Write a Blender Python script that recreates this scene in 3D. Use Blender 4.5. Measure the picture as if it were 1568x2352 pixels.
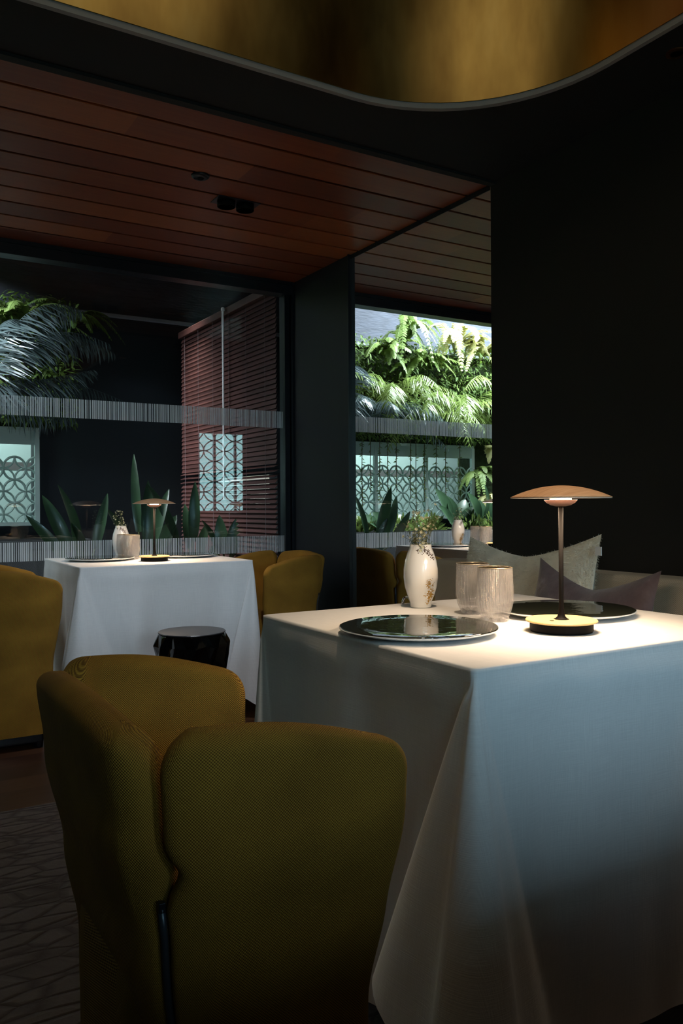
import bpy, math, random
from mathutils import Vector, Matrix
random.seed(7)
PI = math.pi
C = bpy.context.scene.collection
for o in list(bpy.data.objects): bpy.data.objects.remove(o)

# ------------------------------------------------------------------ camera
F, YAW, H0, ROLL, ZC = 1868.75, 0.5434, 1160.9, -0.0059, 1.008
fwd = Vector((math.sin(YAW), math.cos(YAW), 0)); rgt0 = Vector((math.cos(YAW), -math.sin(YAW), 0)); up0 = Vector((0, 0, 1))
rgt = (rgt0 + ROLL * up0).normalized(); upv = (up0 - ROLL * rgt0).normalized()
cd = bpy.data.cameras.new('camera'); cam = bpy.data.objects.new('camera', cd); C.objects.link(cam)
cd.sensor_fit = 'VERTICAL'; cd.sensor_height = 36; cd.lens = F / 2352 * 36; cd.shift_y = (H0 - 1176) / 2352; cd.clip_start = 0.02
cam.matrix_world = Matrix(((rgt.x, upv.x, -fwd.x, 0), (rgt.y, upv.y, -fwd.y, 0), (rgt.z, upv.z, -fwd.z, ZC), (0, 0, 0, 1)))
bpy.context.scene.camera = cam
def ray(px, py): return fwd + rgt * ((px - 784) / F) - upv * ((py - H0) / F)
O = Vector((0, 0, ZC))
def on_y(px, py, Y): d = ray(px, py); return O + d * (Y / d.y)          # the point of a vertical plane y=Y seen there
def on_x(px, py, X): d = ray(px, py); return O + d * (X / d.x)
def on_z(px, py, Z): d = ray(px, py); return O + d * ((Z - ZC) / d.z)
MX = 2.323                                                              # the mirror's plane
def mir(px, py, Y): p = on_y(px, py, Y); return Vector((2 * MX - p.x, p.y, p.z))

# ------------------------------------------------------------------ world, lights, exposure
sc = bpy.context.scene
vs = sc.view_settings; vs.view_transform = 'Standard'; vs.look = 'None'; vs.gamma = 1; vs.use_curve_mapping = False; vs.exposure = 0
w = bpy.data.worlds.new('world'); sc.world = w; w.use_nodes = True
w.node_tree.nodes['Background'].inputs[0].default_value = (.35, .5, .8, 1); w.node_tree.nodes['Background'].inputs[1].default_value = .02
def area(name, loc, target, sx, sy, power, col, spread=PI):
    l = bpy.data.lights.new(name, 'AREA'); l.shape = 'RECTANGLE'; l.size = sx; l.size_y = sy; l.energy = power; l.color = col; l.spread = spread
    o = bpy.data.objects.new(name, l); C.objects.link(o); o.location = loc
    o.rotation_euler = (Vector(target) - Vector(loc)).to_track_quat('-Z', 'Y').to_euler(); return o
def spot(name, loc, target, power, col, ang, blend=.8, r=.03):
    l = bpy.data.lights.new(name, 'SPOT'); l.energy = power; l.color = col; l.spot_size = ang; l.spot_blend = blend; l.shadow_soft_size = r
    o = bpy.data.objects.new(name, l); C.objects.link(o); o.location = loc
    o.rotation_euler = (Vector(target) - Vector(loc)).to_track_quat('-Z', 'Y').to_euler(); return o
area('courtyard_sky_light', (-2.1, 5.6, 4.3), (-2.1, 6.3, 1.0), 3.4, 1.5, 1500, (.88, .95, 1))          # open sky over the left of the courtyard
area('rear_sky_light', (-.25, -3.9, 1.75), (-.25, 0, 1.2), 2.1, 2.3, 150, (.50, .86, .90))                 # daylight outside the window behind
area('added_fill_light_right', (1.15, -6.0, 2.6), (1.15, -2.6, 1.7), 1.5, 1.6, 240, (.52, .76, 1))          # added cool fill, shining through the added rear window
area('screen_sky_light', (0.0, 7.32, 2.55), (0.0, 7.7, .9), 2.6, .25, 95, (.86, 1, .99))               # sky over the gap behind the patterned screen
area('blind_daylight', (2.6, 5.8, 3.0), (2.70, 5.8, .9), .2, 1.5, 30, (1, .95, .85), .9)                       # daylight beyond the slatted blind
spot('fill_spot_near', (.75, -.22, 2.30), (1.15, 1.02, .84), 22, (.66, .85, 1), .40, 1, .05)  # added cool fill for the upper front of the near cloth
spot('ceiling_spot_far', (1.05, 1.95, 2.30), (1.2, 3.70, .55), 74, (.84, .90, 1), .80, .9, .03)
spot('ceiling_spot_chair', (.1, .4, 2.30), (.52, 1.15, .72), 5, (1, .84, .6), .50, 1, .05)
area('coffer_light', (.55, 1.2, 3.2), (.55, 1.2001, 0), 1.5, 1.4, 3.7, (1, .88, .58))                            # lamp in the roof of the brass coffer
spot('coffer_spot', (.95, 1.0, 3.1), (1.17, 1.40, .75), 125, (1, .74, .50), .52, .9, .04)

spot('fill_spot_banquette', (1.1, 1.6, 2.33), (2.05, 2.1, .72), 9, (1, .86, .68), .75, 1, .04)  # added fill to brighten the pillows on the banquette

# ------------------------------------------------------------------ materials
def nt(name):
    m = bpy.data.materials.new(name); m.use_nodes = True; t = m.node_tree; return m, t, t.nodes['Principled BSDF']
def N(t, k, **kw):
    n = t.nodes.new(k)
    for a, b in kw.items(): setattr(n, a, b)
    return n
def L(t, a, b): t.links.new(a, b)
def inp(t, sock, v):
    if hasattr(v, 'links'): L(t, v, sock)
    else: sock.default_value = v
def mth(t, op, a, b=0.0, c=0.0):
    n = N(t, 'ShaderNodeMath', operation=op)
    for i, v in enumerate((a, b, c)): inp(t, n.inputs[i], v)
    return n.outputs[0]
def coords(t, kind='Object', scale=(1, 1, 1)):
    c = N(t, 'ShaderNodeTexCoord'); m = N(t, 'ShaderNodeMapping'); L(t, c.outputs[kind], m.inputs[0]); m.inputs['Scale'].default_value = scale; return m.outputs[0]
def noise(t, vec, scale=5, detail=3, rough=.5):
    n = N(t, 'ShaderNodeTexNoise'); L(t, vec, n.inputs['Vector']); n.inputs['Scale'].default_value = scale; n.inputs['Detail'].default_value = detail; n.inputs['Roughness'].default_value = rough; return n.outputs['Fac']
def ramp(t, fac, stops):
    r = N(t, 'ShaderNodeValToRGB'); L(t, fac, r.inputs[0]); e = r.color_ramp.elements
    for i, (p, c) in enumerate(stops):
        x = e[i] if i < 2 else e.new(p)
        x.position = p; x.color = (*c, 1)
    return r.outputs[0]
def bump(t, b, h, strength=.3, dist=.002):
    n = N(t, 'ShaderNodeBump'); L(t, h, n.inputs['Height']); n.inputs['Strength'].default_value = strength; n.inputs['Distance'].default_value = dist; L(t, n.outputs[0], b.inputs['Normal'])
def mat(name, col, rough=.5, metal=0, var=0, vscale=4, vstretch=(1, 1, 1), bumps=0, bscale=60, bdist=.002, ior=None, coat=0, sheen=0, trans=0):
    m, t, b = nt(name)
    b.inputs['Base Color'].default_value = (*col, 1); b.inputs['Roughness'].default_value = rough; b.inputs['Metallic'].default_value = metal
    if ior: b.inputs['IOR'].default_value = ior
    b.inputs['Coat Weight'].default_value = coat; b.inputs['Sheen Weight'].default_value = sheen
    if var:
        f = noise(t, coords(t, 'Object', vstretch), vscale, 4)
        L(t, ramp(t, f, [(.3, tuple(max(0, c * (1 - var)) for c in col)), (.7, tuple(c * (1 + var) for c in col))]), b.inputs['Base Color'])
    if bumps: bump(t, b, noise(t, coords(t, 'Object', vstretch), bscale, 3), bumps, bdist)
    if trans:
        out = t.nodes['Material Output']; tr = N(t, 'ShaderNodeBsdfTranslucent'); tr.inputs[0].default_value = (*col, 1)
        mx = N(t, 'ShaderNodeMixShader'); mx.inputs[0].default_value = trans; L(t, b.outputs[0], mx.inputs[1]); L(t, tr.outputs[0], mx.inputs[2]); L(t, mx.outputs[0], out.inputs[0])
    return m
def weave(name, ca, cb, pitch, rough=.9, hb=.9, dist=.0012, rot=0):
    m, t, b = nt(name)
    c = N(t, 'ShaderNodeTexCoord'); s = N(t, 'ShaderNodeSeparateXYZ'); mp = N(t, 'ShaderNodeMapping'); mp.inputs['Rotation'].default_value = (0, 0, rot)
    L(t, c.outputs['UV'], mp.inputs[0]); L(t, mp.outputs[0], s.inputs[0])
    a = mth(t, 'SINE', mth(t, 'MULTIPLY', s.outputs[0], 2 * PI / pitch)); d = mth(t, 'SINE', mth(t, 'MULTIPLY', s.outputs[1], 2 * PI / pitch))
    f = mth(t, 'MULTIPLY_ADD', mth(t, 'MULTIPLY', a, d), .5, .5)
    n = noise(t, c.outputs['UV'], 9, 4)
    f2 = mth(t, 'ADD', f, mth(t, 'MULTIPLY', mth(t, 'SUBTRACT', n, .5), .5))
    L(t, ramp(t, f2, [(.2, ca), (.8, cb)]), b.inputs['Base Color']); b.inputs['Roughness'].default_value = rough
    b.inputs['Specular IOR Level'].default_value = .25
    bump(t, b, f, hb, dist); return m
M = {}
M['mustard'] = weave('mustard_woven_fabric', (.125, .052, .009), (.50, .268, .034), .0038)
M['beige_weave'] = weave('beige_woven_fabric', (.42, .34, .25), (.62, .52, .40), .006)
def linen():
    m, t, b = nt('white_linen'); c = N(t, 'ShaderNodeTexCoord')
    def st(sx, sy, sc_):
        mp = N(t, 'ShaderNodeMapping'); L(t, c.outputs['UV'], mp.inputs[0]); mp.inputs['Scale'].default_value = (sx, sy, 1); return noise(t, mp.outputs[0], sc_, 3, .6)
    a = st(600, 14, 1); d = st(14, 600, 1); f = mth(t, 'ADD', a, d)
    L(t, ramp(t, mth(t, 'MULTIPLY', f, .5), [(.3, (.72, .72, .72)), (.7, (.86, .86, .85))]), b.inputs['Base Color'])
    b.inputs['Roughness'].default_value = .85; b.inputs['Specular IOR Level'].default_value = .2; bump(t, b, f, .35, .0008)
    out = t.nodes['Material Output']; tr = N(t, 'ShaderNodeBsdfTranslucent'); tr.inputs[0].default_value = (.8, .8, .8, 1); mx = N(t, 'ShaderNodeMixShader'); mx.inputs[0].default_value = .12
    L(t, b.outputs[0], mx.inputs[1]); L(t, tr.outputs[0], mx.inputs[2]); L(t, mx.outputs[0], out.inputs[0]); return m
M['linen'] = linen()
def planks(name, pitch, length, cols, rough, off=0.0):
    m, t, b = nt(name); c = N(t, 'ShaderNodeTexCoord'); s = N(t, 'ShaderNodeSeparateXYZ'); L(t, c.outputs['Object'], s.inputs[0])
    row = mth(t, 'FLOOR', mth(t, 'DIVIDE', mth(t, 'SUBTRACT', s.outputs[1], off), pitch))
    wn = N(t, 'ShaderNodeTexWhiteNoise', noise_dimensions='1D'); L(t, row, wn.inputs['W'])
    col = mth(t, 'FLOOR', mth(t, 'ADD', mth(t, 'DIVIDE', s.outputs[0], length), mth(t, 'MULTIPLY', wn.outputs[0], 3.7)))
    wn2 = N(t, 'ShaderNodeTexWhiteNoise', noise_dimensions='2D'); cb = N(t, 'ShaderNodeCombineXYZ'); L(t, row, cb.inputs[0]); L(t, col, cb.inputs[1]); L(t, cb.outputs[0], wn2.inputs['Vector'])
    g = noise(t, coords(t, 'Object', (2.5, 60, 60)), 1, 5, .65)
    f = mth(t, 'ADD', mth(t, 'MULTIPLY', wn2.outputs[0], .62), mth(t, 'MULTIPLY', g, .38))
    L(t, ramp(t, f, [(.12, cols[0]), (.5, cols[1]), (.9, cols[2])]), b.inputs['Base Color'])
    b.inputs['Roughness'].default_value = rough; bump(t, b, g, .15, .002); return m
M['ceiling_wood'] = planks('red_cedar_planks', .18, 1.9, [(.11, .022, .006), (.23, .050, .012), (.40, .115, .028)], .42, 2.56)
M['floor_wood'] = planks('dark_oak_boards', .14, 1.6, [(.045, .018, .009), (.085, .034, .017), (.14, .06, .03)], .4)
M['black_wall'] = mat('black_plaster', (.0105, .0078, .0042), .85, var=.15, vscale=2, bumps=.1, bscale=200)
M['black_ceiling'] = mat('black_ceiling_paint', (.006, .006, .006), .8)
M['navy'] = mat('navy_black_panel', (.0035, .005, .009), .6, bumps=.05, bscale=30)
M['frame'] = mat('black_powder_coat', (.005, .007, .012), .35)
M['outer_wall'] = mat('blue_grey_brick_wall', (.04, .046, .066), .8, var=.25, vscale=5, vstretch=(1, 1, 4), bumps=.5, bscale=14, bdist=.01)
M['outer_dark'] = mat('ink_blue_wall', (.004, .006, .013), .6)
M['ledge'] = mat('grey_ledge', (.3, .32, .38), .5)
M['canopy'] = mat('dark_canopy_boards', (.02, .026, .045), .55)
M['soil'] = mat('dark_soil', (.02, .015, .01), .9, bumps=.6, bscale=40, bdist=.01)
M['paving'] = mat('dark_paving', (.035, .035, .04), .6, var=.3, vscale=6)
M['planter'] = mat('dark_planter', (.02, .02, .022), .5)
def brass():
    m, t, b = nt('aged_brass'); v = coords(t, 'Object', (1, 1, .35)); f = noise(t, v, 3.2, 5, .6); c = N(t, 'ShaderNodeTexCoord'); s = N(t, 'ShaderNodeSeparateXYZ'); L(t, c.outputs['Object'], s.inputs[0])
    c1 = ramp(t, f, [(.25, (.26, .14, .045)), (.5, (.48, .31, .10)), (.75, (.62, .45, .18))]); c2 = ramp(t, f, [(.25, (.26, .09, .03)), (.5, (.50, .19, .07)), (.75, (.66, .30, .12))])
    k = mth(t, 'ADD', mth(t, 'MULTIPLY', mth(t, 'SUBTRACT', 1.75, s.outputs[1]), 2.5), 0); mxr = N(t, 'ShaderNodeMix', data_type='RGBA'); cl = N(t, 'ShaderNodeClamp'); L(t, k, cl.inputs[0])  # copper tint towards low y paints in an orange light reflection
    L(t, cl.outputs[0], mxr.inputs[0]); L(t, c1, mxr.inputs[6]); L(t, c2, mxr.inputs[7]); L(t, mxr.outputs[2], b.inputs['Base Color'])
    b.inputs['Metallic'].default_value = 1; L(t, mth(t, 'MULTIPLY_ADD', noise(t, v, 5, 5, .7), .28, .18), b.inputs['Roughness']); bump(t, b, noise(t, v, 7, 2), .12, .01); return m
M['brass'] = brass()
M['grey_trim'] = mat('pale_grey_edge', (.27, .25, .25), .6)
M['mirror'] = mat('mirror_silver', (.93, .94, .94), .0, metal=1)
def fresnel(t):                                                             # the same reflectance from either side of a thin pane
    fr = N(t, 'ShaderNodeFresnel'); g = N(t, 'ShaderNodeNewGeometry'); L(t, mth(t, 'SUBTRACT', 1.5, mth(t, 'MULTIPLY', g.outputs['Backfacing'], 1.5 - 1 / 1.5)), fr.inputs[0]); return fr
def glass_pane():
    m, t, b = nt('window_glass'); t.nodes.remove(b); out = t.nodes['Material Output']
    tr = N(t, 'ShaderNodeBsdfTransparent'); tr.inputs[0].default_value = (.93, .97, .97, 1); g = N(t, 'ShaderNodeBsdfGlossy'); g.inputs['Roughness'].default_value = 0.0
    fr = fresnel(t); f = mth(t, 'MULTIPLY', fr.outputs[0], 1.0)
    mx = N(t, 'ShaderNodeMixShader'); L(t, f, mx.inputs[0]); L(t, tr.outputs[0], mx.inputs[1]); L(t, g.outputs[0], mx.inputs[2]); L(t, mx.outputs[0], out.inputs[0]); return m
M['pane'] = glass_pane()
def frit():
    m, t, b = nt('printed_white_frit'); out = t.nodes['Material Output']; b.inputs['Base Color'].default_value = (.75, .8, .85, 1); b.inputs['Roughness'].default_value = .6
    tl = N(t, 'ShaderNodeBsdfTranslucent'); tl.inputs[0].default_value = (.92, .95, 1, 1); tr = N(t, 'ShaderNodeBsdfTransparent')
    a = N(t, 'ShaderNodeMixShader'); a.inputs[0].default_value = .65; L(t, b.outputs[0], a.inputs[1]); L(t, tl.outputs[0], a.inputs[2])
    x = N(t, 'ShaderNodeMixShader'); x.inputs[0].default_value = .40; L(t, a.outputs[0], x.inputs[1]); L(t, tr.outputs[0], x.inputs[2]); L(t, x.outputs[0], out.inputs[0]); return m
M['frit'] = frit()
def tumbler():
    m, t, b = nt('ribbed_clear_glass'); out = t.nodes['Material Output']; t.nodes.remove(b)
    c = N(t, 'ShaderNodeTexCoord'); s = N(t, 'ShaderNodeSeparateXYZ'); L(t, c.outputs['UV'], s.inputs[0])
    rib = mth(t, 'SINE', mth(t, 'MULTIPLY', s.outputs[0], 2 * PI * 58)); bead = mth(t, 'SINE', mth(t, 'MULTIPLY', s.outputs[1], 2 * PI * 48))
    h = mth(t, 'ADD', rib, mth(t, 'MULTIPLY', bead, mth(t, 'MULTIPLY', noise(t, c.outputs['UV'], 6, 2), .9)))
    bp = N(t, 'ShaderNodeBump'); L(t, h, bp.inputs['Height']); bp.inputs['Strength'].default_value = 1; bp.inputs['Distance'].default_value = .0016
    tr = N(t, 'ShaderNodeBsdfTransparent'); tr.inputs[0].default_value = (.985, .98, .975, 1); g = N(t, 'ShaderNodeBsdfGlossy'); g.inputs['Roughness'].default_value = .08; L(t, bp.outputs[0], g.inputs['Normal'])
    rf = N(t, 'ShaderNodeBsdfRefraction'); rf.inputs['IOR'].default_value = 1.12; rf.inputs['Roughness'].default_value = .1; L(t, bp.outputs[0], rf.inputs['Normal'])
    df = N(t, 'ShaderNodeBsdfDiffuse'); df.inputs[0].default_value = (.9, .88, .87, 1); L(t, bp.outputs[0], df.inputs['Normal']); tl = N(t, 'ShaderNodeBsdfTranslucent'); tl.inputs[0].default_value = (.9, .88, .87, 1)
    ad = N(t, 'ShaderNodeMixShader'); ad.inputs[0].default_value = .5; L(t, df.outputs[0], ad.inputs[1]); L(t, tl.outputs[0], ad.inputs[2])
    m1 = N(t, 'ShaderNodeMixShader'); m1.inputs[0].default_value = .26; L(t, tr.outputs[0], m1.inputs[1]); L(t, ad.outputs[0], m1.inputs[2])
    fr = fresnel(t); L(t, bp.outputs[0], fr.inputs['Normal'])
    m2 = N(t, 'ShaderNodeMixShader'); L(t, mth(t, 'MULTIPLY', fr.outputs[0], .8), m2.inputs[0]); L(t, m1.outputs[0], m2.inputs[1]); L(t, g.outputs[0], m2.inputs[2]); L(t, m2.outputs[0], out.inputs[0]); return m
M['tumbler'] = tumbler()
M['porcelain'] = mat('white_porcelain', (.82, .80, .76), .16, coat=.6)
M['gold'] = mat('gold_leaf', (.75, .45, .10), .28, metal=.9)
M['bronze'] = mat('dark_bronze_print', (.10, .05, .02), .35, metal=.6)
def glaze():
    m, t, b = nt('black_mirror_glaze'); b.inputs['Base Color'].default_value = (.012, .014, .010, 1); b.inputs['IOR'].default_value = 2.3; b.inputs['Roughness'].default_value = .02
    v = coords(t, 'Object', (1, 1, 1)); h = mth(t, 'MULTIPLY', noise(t, v, 26, 2), 1); bump(t, b, h, .35, .0012); return m
M['glaze'] = glaze()
M['plate_white'] = mat('plate_white_clay', (.78, .78, .76), .3)
def veneer():
    m, t, b = nt('oak_veneer'); g = noise(t, coords(t, 'Object', (4, 60, 4)), 4, 4, .6)
    L(t, ramp(t, g, [(.3, (.42, .22, .10)), (.7, (.62, .36, .19))]), b.inputs['Base Color']); b.inputs['Roughness'].default_value = .5; return m
M['veneer'] = veneer()
M['ochre_disc'] = mat('ochre_lamp_disc', (.72, .50, .22), .45, var=.06, vscale=9, vstretch=(1, 8, 1))
M['lamp_black'] = mat('matt_black_metal', (.004, .0033, .003), .6)
M['shade_white'] = mat('white_reflector', (.9, .88, .84), .5)
M['cup'] = mat('brown_led_cup', (.05, .02, .013), .5)
for k_ in ('lamp_black',): M[k_].node_tree.nodes['Principled BSDF'].inputs['Specular IOR Level'].default_value = .08
def emis(name, col, s):
    m, t, b = nt(name); b.inputs['Base Color'].default_value = (0, 0, 0, 1); b.inputs['Emission Color'].default_value = (*col, 1); b.inputs['Emission Strength'].default_value = s; return m
M['led'] = emis('lit_led_ring', (1, .72, .42), 9)
M['fur'] = mat('cream_wool', (.82, .78, .66), .95, var=.15, vscale=12, bumps=.6, bscale=60, bdist=.006, sheen=.4)
def velvet():
    m, t, b = nt('mauve_velvet'); f = noise(t, coords(t, 'Object'), 9, 5, .7)
    L(t, ramp(t, f, [(.42, (.10, .055, .055)), (.58, (.15, .09, .09)), (.72, (.32, .26, .28))]), b.inputs['Base Color']); b.inputs['Roughness'].default_value = .6; b.inputs['Sheen Weight'].default_value = .6; bump(t, b, noise(t, coords(t, 'Object'), 14, 4), .4, .01); return m
M['velvet'] = velvet()
M['label'] = mat('white_fabric_tag', (.8, .8, .8), .7)
M['chrome'] = mat('polished_chrome', (.8, .8, .8), .06, metal=1)
M['stool'] = mat('glossy_black_stool', (.002, .002, .002), .05, ior=1.5)
M['stool_top'] = mat('satin_black_stool_top', (.03, .03, .035), .35)
M['zip'] = mat('charcoal_zip', (.05, .06, .075), .3, metal=.4)
M['table_wood'] = mat('dark_table_wood', (.05, .03, .02), .5)
def rugm():
    m, t, b = nt('taupe_carved_rug'); v = N(t, 'ShaderNodeTexVoronoi', feature='DISTANCE_TO_EDGE'); L(t, coords(t, 'Object', (9, 22, 1)), v.inputs['Vector']); v.inputs['Scale'].default_value = 1
    e = mth(t, 'MINIMUM', mth(t, 'MULTIPLY', v.outputs[0], 6), 1); n = noise(t, coords(t, 'Object'), 30, 4)
    L(t, ramp(t, mth(t, 'ADD', mth(t, 'MULTIPLY', e, .6), mth(t, 'MULTIPLY', n, .4)), [(.2, (.09, .07, .068)), (.8, (.16, .13, .125))]), b.inputs['Base Color']); b.inputs['Roughness'].default_value = .95; bump(t, b, mth(t, 'ADD', e, n), .8, .006); return m
M['rug'] = rugm()
M['blind'] = mat('cherry_wood_slats', (.062, .022, .020), .45, var=.35, vscale=3, vstretch=(.6, .6, 9))
M['cord'] = mat('white_cord', (.75, .72, .75), .7); M['ladder'] = mat('mauve_ladder_cord', (.20, .15, .17), .7)
M['screen_teal'] = mat('pale_teal_screen', (.58, .72, .70), .5)
M['screen_lat'] = mat('sea_green_lattice', (.55, .72, .68), .5)
M['backdrop'] = mat('pale_courtyard_wall', (.42, .54, .52), .8)
def leafm(name, a, b_, rough=.35, tr=.25, coat=0):
    m, t, b = nt(name); f = noise(t, coords(t, 'Object'), 7, 3); L(t, ramp(t, f, [(.3, a), (.7, b_)]), b.inputs['Base Color']); b.inputs['Roughness'].default_value = rough; b.inputs['Coat Weight'].default_value = coat
    out = t.nodes['Material Output']; tl = N(t, 'ShaderNodeBsdfTranslucent'); tl.inputs[0].default_value = (*b_, 1); mx = N(t, 'ShaderNodeMixShader'); mx.inputs[0].default_value = tr
    L(t, b.outputs[0], mx.inputs[1]); L(t, tl.outputs[0], mx.inputs[2]); L(t, mx.outputs[0], out.inputs[0]); return m
M['palm'] = leafm('palm_green', (.09, .14, .03), (.20, .27, .07), .28)
M['palm_dark'] = leafm('blue_green_palm', (.035, .055, .055), (.09, .12, .13), .25)
M['fern'] = leafm('fern_green', (.13, .22, .05), (.28, .38, .11), .5)
M['pale_fern'] = leafm('pale_fern_green', (.42, .42, .16), (.62, .60, .30), .6)
M['moss'] = leafm('moss_green', (.04, .09, .015), (.14, .22, .035), .7)
M['mossback'] = mat('mossy_wall', (.022, .035, .010), .95, var=.5, vscale=8, bumps=1, bscale=20, bdist=.03)
M['broad'] = leafm('broad_leaf_green', (.018, .04, .020), (.04, .085, .04), .3, .15, .1)
M['stem'] = mat('green_stem', (.09, .10, .03), .6)
M['twig'] = mat('brown_stem', (.10, .07, .04), .8)
M['blossom'] = leafm('cream_blossom', (.60, .56, .34), (.80, .78, .58), .6)
M['sprig'] = leafm('sprig_green', (.10, .13, .04), (.22, .25, .09), .6)

# ------------------------------------------------------------------ mesh helpers
class MB:
    def __init__(s): s.v = []; s.f = []; s.uv = []
    def vert(s, p, uv=(0, 0)): s.v.append(tuple(p)); s.uv.append(uv); return len(s.v) - 1
    def box(s, x0, y0, z0, x1, y1, z1):
        i = len(s.v)
        for z in (z0, z1):
            for x, y in ((x0, y0), (x1, y0), (x1, y1), (x0, y1)): s.vert((x, y, z), (x + y, z))
        for f in ((3, 2, 1, 0), (4, 5, 6, 7), (0, 1, 5, 4), (1, 2, 6, 5), (2, 3, 7, 6), (3, 0, 4, 7)): s.f.append([i + k for k in f])
        return s
    def grid(s, fn, nu, nv, close_u=False, flip=False):
        i = len(s.v)
        for a in range(nu + (0 if close_u else 1)):
            for b in range(nv + 1):
                r = fn(a / nu, b / nv); p, uv = r if isinstance(r, tuple) and len(r) == 2 else (r, (a / nu, b / nv)); s.vert(p, uv)
        for a in range(nu):
            a2 = (a + 1) % nu if close_u else a + 1
            for b in range(nv):
                q = [i + a * (nv + 1) + b, i + a2 * (nv + 1) + b, i + a2 * (nv + 1) + b + 1, i + a * (nv + 1) + b + 1]
                s.f.append(q[::-1] if flip else q)
        return s
    def lathe(s, prof, n=48, c=(0, 0, 0), rfn=None):
        i = len(s.v); m = len(prof)
        for a in range(n):
            t = 2 * PI * a / n
            for j, (r, z) in enumerate(prof):
                rr = r if rfn is None else rfn(r, z, t)
                s.vert((c[0] + rr * math.cos(t), c[1] + rr * math.sin(t), c[2] + z), (a / n, z * 10))
        for a in range(n):
            b = (a + 1) % n
            for j in range(m - 1): s.f.append([i + a * m + j, i + b * m + j, i + b * m + j + 1, i + a * m + j + 1])
        for j, flip in ((0, True), (m - 1, False)):
            if prof[j][0] > 1e-5:
                q = [i + a * m + j for a in range(n)]; s.f.append(q[::-1] if flip else q)
        return s
    def tube(s, pts, r, n=8, cap=True):
        pts = [Vector(p) for p in pts]; i = len(s.v); rs = r if isinstance(r, (list, tuple)) else [r] * len(pts)
        for k, p in enumerate(pts):
            d = (pts[min(k + 1, len(pts) - 1)] - pts[max(k - 1, 0)]).normalized(); a = d.cross(Vector((0, 0, 1)))
            if a.length < .05: a = d.cross(Vector((1, 0, 0)))
            a.normalize(); b = d.cross(a)
            for j in range(n): t = 2 * PI * j / n; s.vert(p + (a * math.cos(t) + b * math.sin(t)) * rs[k], (j / n, k * .1))
        for k in range(len(pts) - 1):
            for j in range(n): j2 = (j + 1) % n; s.f.append([i + k * n + j, i + k * n + j2, i + (k + 1) * n + j2, i + (k + 1) * n + j])
        if cap: s.f.append([i + j for j in range(n)][::-1]); s.f.append([i + (len(pts) - 1) * n + j for j in range(n)])
        return s
    def blade(s, p, d, nrm, ln, wd, bend=0.0, seg=3, tipw=.05, fold=0.0):
        """a leaf: p base, d direction, nrm the leaf's face normal"""
        p = Vector(p); d = Vector(d).normalized(); nrm = Vector(nrm); side = d.cross(nrm)
        if side.length < 1e-4: side = d.cross(Vector((.3, .5, .8)))
        side.normalize(); nrm = side.cross(d); i = len(s.v)
        for k in range(seg + 1):
            t = k / seg; q = p + d * ln * t + nrm * (-bend * ln * t * t); wv = wd * .5 * max(tipw, math.sin(PI * min(1, t * .85 + .15)) ** .7)
            if k == seg: wv = wd * .5 * tipw
            if fold:
                s.vert(q - side * wv + nrm * fold * wv); s.vert(q); s.vert(q + side * wv + nrm * fold * wv)
            else: s.vert(q - side * wv); s.vert(q + side * wv)
        w_ = 3 if fold else 2
        for k in range(seg):
            for j in range(w_ - 1): s.f.append([i + k * w_ + j, i + k * w_ + j + 1, i + (k + 1) * w_ + j + 1, i + (k + 1) * w_ + j])
        return s
    def ball(s, c, r, n=8, sq=(1, 1, 1)):
        i = len(s.v); m = n // 2
        for a in range(m + 1):
            for b in range(n):
                t = PI * a / m; u = 2 * PI * b / n; s.vert((c[0] + r * sq[0] * math.sin(t) * math.cos(u), c[1] + r * sq[1] * math.sin(t) * math.sin(u), c[2] + r * sq[2] * math.cos(t)))
        for a in range(m):
            for b in range(n): b2 = (b + 1) % n; s.f.append([i + a * n + b, i + (a + 1) * n + b, i + (a + 1) * n + b2, i + a * n + b2])
        return s
    def build(s, name, material, parent=None, smooth=False, bevel=0, loc=None, solid=0, sub=0):
        me = bpy.data.meshes.new(name); me.from_pydata(s.v, [], s.f); me.validate(); me.update()
        if len(me.loops):
            ul = me.uv_layers.new(name='UVMap')
            for lp in me.loops: ul.data[lp.index].uv = s.uv[lp.vertex_index]
        me.materials.append(material)
        o = bpy.data.objects.new(name, me); C.objects.link(o)
        if smooth:
            for p in me.polygons: p.use_smooth = True
        if parent: o.parent = parent
        if loc: o.location = loc
        if solid: x = o.modifiers.new('solid', 'SOLIDIFY'); x.thickness = solid; x.offset = 0
        if bevel: x = o.modifiers.new('bevel', 'BEVEL'); x.width = bevel; x.segments = 3; x.limit_method = 'ANGLE'
        if sub: x = o.modifiers.new('sub', 'SUBSURF'); x.levels = sub; x.render_levels = sub
        return o
def tag(o, label, cat, group=None, kind=None):
    if label: o['label'] = label
    if cat: o['category'] = cat
    if group: o['group'] = group
    if kind: o['kind'] = kind
    return o
def empty(name, loc, rz, label, cat, group=None):
    o = bpy.data.objects.new(name, None); C.objects.link(o); o.location = loc; o.rotation_euler = (0, 0, rz); o.empty_display_size = .05; return tag(o, label, cat, group)
def struct(o, label=None): o['kind'] = 'structure'; o['category'] = 'structure'; o['label'] = label or o.name; return o
def sbox(name, m, x0, y0, z0, x1, y1, z1, label, bevel=0):
    return struct(MB().box(x0, y0, z0, x1, y1, z1).build(name, m, bevel=bevel), label)
def dup(root, loc, rz, label, group=None):
    r = root.copy(); C.objects.link(r); r.location = loc; r.rotation_euler = (0, 0, rz); r['label'] = label
    if group: r['group'] = group
    for ch in list(root.children):
        c = ch.copy(); C.objects.link(c); c.parent = r
        for g in ch.children: d = g.copy(); C.objects.link(d); d.parent = c
    return r

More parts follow.
